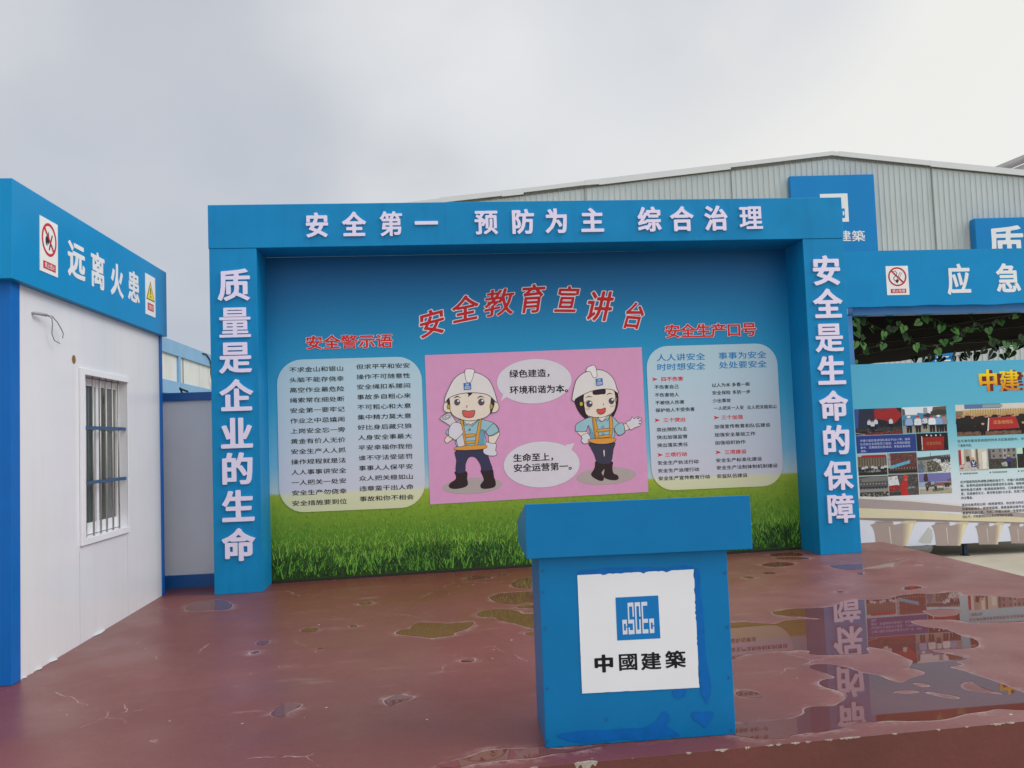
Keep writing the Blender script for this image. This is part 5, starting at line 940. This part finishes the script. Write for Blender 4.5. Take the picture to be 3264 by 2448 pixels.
def f2(m, s, R_, Q_):
    R_(0, 0, 1, .3, 'dfe5ea', .0010); Q_([(0, .05), (.06, .08), (.07, .3), (0, .32)], '5a6062'); R_(.48, .04, .57, .28, '98a09e', .0014); Q_([(.7, .02), (1, 0), (1, .28), (.66, .3)], '6a5046', .0014); Q_([(.64, .2), (.8, .12), (1, .16), (1, .34), (.64, .36)], '3c4436', .0018); Q_([(.0, .33), (.34, .34), (.34, .23), (1, .33), (1, .6), (0, .6)], '3a8cbc', .0016); Q_([(.46, .34), (.58, .24), (.7, .34), (.66, .42), (.5, .42)], '39383c', .0020); R_(0, .5, 1, .72, '5c6a70', .0017); R_(0, .82, 1, 1, 'a2947e', .0018)
    for x, c, g in ((.14, '8fb0e2', 'e8e8ea'), (.34, 'dcdfe4', 'b9433c'), (.50, 'd0d0d6', 'a8362e'), (.66, 'e6e6ea', 'c02f2c'), (.81, '7ea8d8', 'e4e4e6'), (.93, '8b8b90', 'b03430')): person_px(m, s, x, 1.0 if c != 'd0d0d6' else .86, .66 if c != 'd0d0d6' else .48, c, '1f222a', g, .0028, .42)
photo(Z(R6, [(683, 74), (1235, 53), (700, 395)]), '8a979c', f2, [(.4, .8, '70808a'), (.45, .8, '4a5458')], 30, 'photo of a row of people in helmets walking')
def f3(m, s, R_, Q_):
    Q_([(.18, .24), (.88, .22), (.85, .96), (.2, .98)], 'a81e1c'); R_(.155, .16, .185, .95, 'cfc8c2', .002)
    for x, y in ((.33, .12), (.47, .15), (.62, .14), (.77, .12)): m.poly(FN, [s(p) for p in ell(x, y, .025, .05, 0, 10)], ink('f0e6da'), .002)
    q = s.q([(.3, .68), (.78, .5)]); m.line(FN, '应急抢险队', ink('c87838'), .003, q[0][0], q[0][1], q[1][0], q[1][1], .01)
photo(Z(R6, [(862, 400), (1256, 386), (873, 620)]), '251a1c', f3, [(0, .2, '3a2a2a'), (.5, .95, '8a1c1a'), (.85, .99, '2a1a1a')], 25, 'dark photo of a red team flag under spotlights')
def f4(m, s, R_, Q_):
    R_(0, 0, 1, .6, '6e6250', .001); R_(0, 0, 1, .1, 'b9c0c0', .0012)
    for i in range(22): R_(i / 22, .16, i / 22 + .018, .58, '504636' if i % 2 else '8c8068', .0014)
    R_(.14, .04, .98, .17, 'b5232a', .0020); Q_([(.36, .76), (.72, .7), (.76, .84), (.34, .86)], '87988a', .0022); R_(.03, .85, 1, 1, '2e2a28', .0016)
    for i in range(9): person_px(m, s, .06 + i * .11, .82 if i % 2 else .78, .26, 'c2c6ca' if i % 3 else '4a4a50', '26242a', None, .0024, .6)
photo(Z(R7, [(128, 77), (490, 62), (142, 340)]), '4c443a', f4, [(.6, .95, '3a3430'), (.6, .85, 'a8a49c')], 40, 'photo of a meeting hall with red banner')
def f5(m, s, R_, Q_):
    R_(0, 0, .1, .7, 'a9a6a4'); Q_([(.08, .6), (.75, .36), (.76, .5), (.09, .74)], '49b4d8', .0030); R_(0, .72, 1, .95, '2e2624', .0022); R_(0, .94, 1, 1, '8d8078', .0022)
    for i in range(10): person_px(m, s, .08 + i * .095, .95, .24, '4a4038', '2a2424', 'b98a6c', .0026, .5)
photo(Z(R7, [(500, 59), (866, 42), (507, 325)]), '6d3a36', f5, [(.05, .65, '8a4a44'), (.05, .65, '54302e'), (.0, .5, '9a6a62')], 90, 'photo of a crowd before reddish scaffolding')
def f6(m, s, R_, Q_):
    R_(0, 0, 1, .26, 'a9d8e2', .001); Q_([(0, .28), (.5, .22), (1, .18), (1, .36), (0, .42)], '4c5048'); R_(.45, .4, 1, 1, 'd8d8d2', .0009); Q_([(.28, .5), (.5, .4), (.66, .62), (.74, .95), (.3, 1)], '5a5444', .0018); R_(.40, .06, .412, .3, '4a5050', .002); Q_([(.02, .55), (.12, .42), (.18, .62), (.16, 1), (.01, 1)], '5e6e84', .0024); Q_([(.46, .4), (.58, .34), (.64, .46), (.5, .48)], 'b6c4d4', .0024)
    for x in (.74, .8, .88, .96): person_px(m, s, x, .55, .34, '3c4250', '2a2e38', None, .0024, .4)
photo(Z(R7, [(871, 41), (1282, 27), (889, 303)]), '8d9088', f6, [(.45, .98, '4a4638'), (.45, .98, 'c2bcae'), (.5, .98, '6e6650')], 80, 'photo of tangled debris on pale ground under blue sky')
def f7(m, s, R_, Q_):
    Q_([(.05, .12), (.5, .02), (1, .05), (1, .25), (.1, .28)], '787a76'); R_(0, .58, 1, .76, '8c8e8c', .0014); R_(0, .76, 1, .95, '44443e', .0014); m.poly(FN, [s(p) for p in ell(.86, .8, .035, .05, 0, 10)], ink('c8862c'), .0024)
    for i in range(9): person_px(m, s, .06 + i * .105, .62, .27, '5a5a60', '34343a', 'b0b0ae', .0024, .5)
photo(Z(R7, [(147, 350), (508, 334), (164, 612)]), '57584f', f7, [(.1, .55, '6c6c62'), (.78, .98, '26261f'), (.8, .98, 'b9b9b4')], 50, 'grey photo of workers in a line')
def f8(m, s, R_, Q_):
    Q_([(0, .1), (.3, .05), (.36, .5), (0, .55)], 'd6d6da'); R_(.64, 0, 1, .6, '4c4442', .0012); Q_([(0, .52), (.3, .48), (.36, .66), (.1, .8), (0, .78)], 'b81a1e', .0018); Q_([(.40, .42), (.5, .26), (.6, .28), (.64, .5), (.6, .8), (.66, 1), (.40, 1), (.38, .68)], 'd6201f', .0026); m.poly(FN, [s(p) for p in ell(.57, .13, .085, .11, 0, 14)], ink('e23424'), .0030); Q_([(.52, .18), (.64, .18), (.62, .3), (.54, .3)], 'b07a62', .0028); Q_([(.64, .6), (.86, .58), (.86, .66), (.66, .7)], '8d8d90', .0020); R_(0, .84, .38, .98, '3a3a3e', .0016)
photo(Z(R7, [(513, 330), (886, 316), (526, 592)]), '5a5050', f8, [(.05, .5, '8a8484'), (.55, .98, '33302e'), (.6, .95, '77706c')], 40, 'photo of a worker in red overalls and red helmet')
def f9(m, s, R_, Q_):
    R_(0, 0, 1, .42, '7672b4', .001); R_(0, .34, 1, .5, '9a98b4', .0009); R_(.0, .42, .3, .66, '9cb0c4', .0014); R_(.52, .46, 1, .62, '8c5a50', .0014); R_(0, .62, 1, .74, 'c8c2b6', .0012); R_(0, .82, 1, 1, 'b0a684', .0012); Q_([(.18, .02), (.26, .0), (.29, .36), (.24, .4), (.18, .4), (.14, .3)], '4a3032', .002); Q_([(.18, .5), (.3, .4), (.5, .4), (.52, .64), (.2, .66)], '5c4446', .0022); R_(.36, .40, .48, .55, '7fa6c6', .0026); Q_([(.4, .74), (.74, .72), (.76, .84), (.4, .9)], '66705a', .0022); Q_([(.86, .34), (1, .26), (1, .42), (.9, .42)], '6e5a5a', .0016)
    for x in (.24, .5, .82, .9): person_px(m, s, x, .84 if x < .6 else .7, .26, '3e3a44', '2c2a30', None, .0028, .5)
photo(Z(R7, [(893, 314), (1296, 297), (911, 573)]), 'a9a49a', f9, [(.64, .98, '8a8468'), (.84, .99, 'c4bc9a'), (.45, .65, '6a5450')], 40, 'photo of an excavator under a violet sky')
def f10(m, s, R_, Q_):
    R_(0, 0, 1, .2, 'd9cfc2', .001); R_(.1, 0, .5, .14, '5878a8', .0014); R_(.3, .02, .52, .12, '8aa2a4', .0016); R_(.08, .18, 1, .42, 'c8a86c', .0014)
    for i in range(30): R_(.16 + i * .028, .16, .168 + i * .028, .42, 'a6854e', .0018)
    R_(0, .86, 1, 1, '7c5a44', .0014); R_(0, .48, 1, .86, '26221f', .0012)
    for i in range(20): person_px(m, s, .03 + i * .05, .86 + .02 * (i % 2), .52 + .05 * ((i * 7) % 3), '24211f', '1f1c1c', 'c9953c' if i % 3 else 'b84a34', .0024 + .0001 * (i % 2), .36)
    Q_([(.36, .44), (.66, .42), (.70, .80), (.34, .82)], 'c22428', .0034); Q_([(.355, .44), (.366, .44), (.35, .86), (.335, .86)], 'dcd6d0', .0036); q = s.q([(.41, .65), (.63, .53)]); m.line(FN, '应急抢险队', ink('e0a04a'), .0038, q[0][0], q[0][1], q[1][0], q[1][1], .008)
    for x in (.29, .74): person_px(m, s, x, .98, .38, '201d1c', '1b1918', 'd2a03a', .0042, .5)
photo(Z(R6, [(1350, 43), (2470, 2), (1377, 437)]), '8a7456', f10, [(.5, .85, '3a322c'), (.86, .99, '5c4030')], 40, 'group photo of a crew in dark clothes holding a red flag')
def f11(m, s, R_, Q_):
    R_(0, .03, .09, .72, 'c02a34', .0014); R_(.09, 0, .18, .72, 'd8d0c0', .0016); R_(.2, 0, .34, .5, 'a89e88', .0014); Q_([(.24, .34), (.36, .3), (.4, .56), (.26, .58)], '4a3a38', .002); R_(.44, 0, .56, .55, 'e2d8c6', .0014); R_(.6, 0, .66, .9, '7c6450', .0018); Q_([(.66, 0), (.98, 0), (.98, .95), (.7, .95)], 'cfc6b0', .0014); Q_([(.8, .15), (.96, .12), (.94, .9), (.8, .95)], 'e6e0d2', .002); Q_([(0, .78), (.3, .6), (.6, .7), (.66, 1), (0, 1)], 'c6bcb2', .0016)
    Q_([(.38, .6), (.46, .48), (.54, .5), (.62, .7), (.6, .84), (.42, .84)], '2c3c78', .0026); Q_([(.44, .55), (.47, .55), (.52, .78), (.49, .78)], 'e4e4ea', .003); Q_([(.53, .55), (.55, .56), (.48, .8), (.45, .8)], 'e4e4ea', .003); m.poly(FN, [s(p) for p in ell(.48, .44, .055, .06, 0, 10)], ink('d4a838'), .003); R_(.03, .84, .14, .9, 'c23a44', .002)
photo(Z(R7, [(1388, 13), (1752, 0), (1411, 283)]), 'b6aa98', f11, [(.6, .98, 'a09288'), (.62, .98, 'dcd4cc')], 30, 'photo of a harnessed worker in blue in a bright room')
def f12(m, s, R_, Q_):
    R_(.1, 0, 1, .5, '8a8280', .001); R_(.52, 0, .66, .55, 'a8a2a0', .0014)
    for x in (.16, .40, .56, .7, .88):
        for y in (.04, .3): R_(x, y, x + .07, y + .13, '3e3c44', .0018)
    R_(0, .52, 1, 1, '464038', .0014); Q_([(.44, .72), (.6, .66), (.7, .76), (.66, .9), (.48, .88)], 'a6b0a8', .0024); person_px(m, s, .72, .95, .62, '36408c', '2a2c44', 'c8a848', .0026, .4)
photo(Z(R7, [(1757, 2), (2110, -12), (1772, 256)]), '5c5450', f12, [(.52, .98, '2e2a26'), (.52, .98, '6c6458'), (.0, .5, '948c88')], 70, 'photo of a damaged block of flats and rubble')
photo(Z(R7, [(2118, -10), (2480, -24), (2130, 242)]), '2c2826', lambda m, s, R_, Q_: R_(0, 0, .2, .3, 'b8e0c4'), [(.3, .98, '463c38')], 30, 'dark photo with a pale green corner')

ink = _ink
# ------------------------------------------------------------------ tyre lying under the board
q = CAM + ray(*Z(R3, (1190, 1190))) * ((GZ + .07 - CAM.z) / ray(*Z(R3, (1190, 1190))).z)
m = MB(); TY = mat('dusty_tyre', (92, 90, 86), .8, .2, 14); R0, rr = .26, .06; vs_ = []; fs = []; nu, nv = 40, 12
tl = Matrix.Rotation(.35, 3, 'X')
for i in range(nu):
    t = 2 * math.pi * i / nu
    for j in range(nv):
        p = 2 * math.pi * j / nv; sq = abs(math.cos(p)) ** .6 * (1 if math.cos(p) > 0 else -1); vs_.append(V((q.x - .22, q.y + .12, GZ + .19)) + tl @ V(((R0 + rr * sq) * math.cos(t), (R0 + rr * sq) * math.sin(t), rr * math.sin(p))))
        fs.append((i * nv + j, ((i + 1) % nu) * nv + j, ((i + 1) % nu) * nv + (j + 1) % nv, i * nv + (j + 1) % nv))
m.mesh(vs_, fs, TY); tag(obj('tyre', m, smooth=True), 'dusty grey tyre leaning on concrete below the display board', 'tyre')
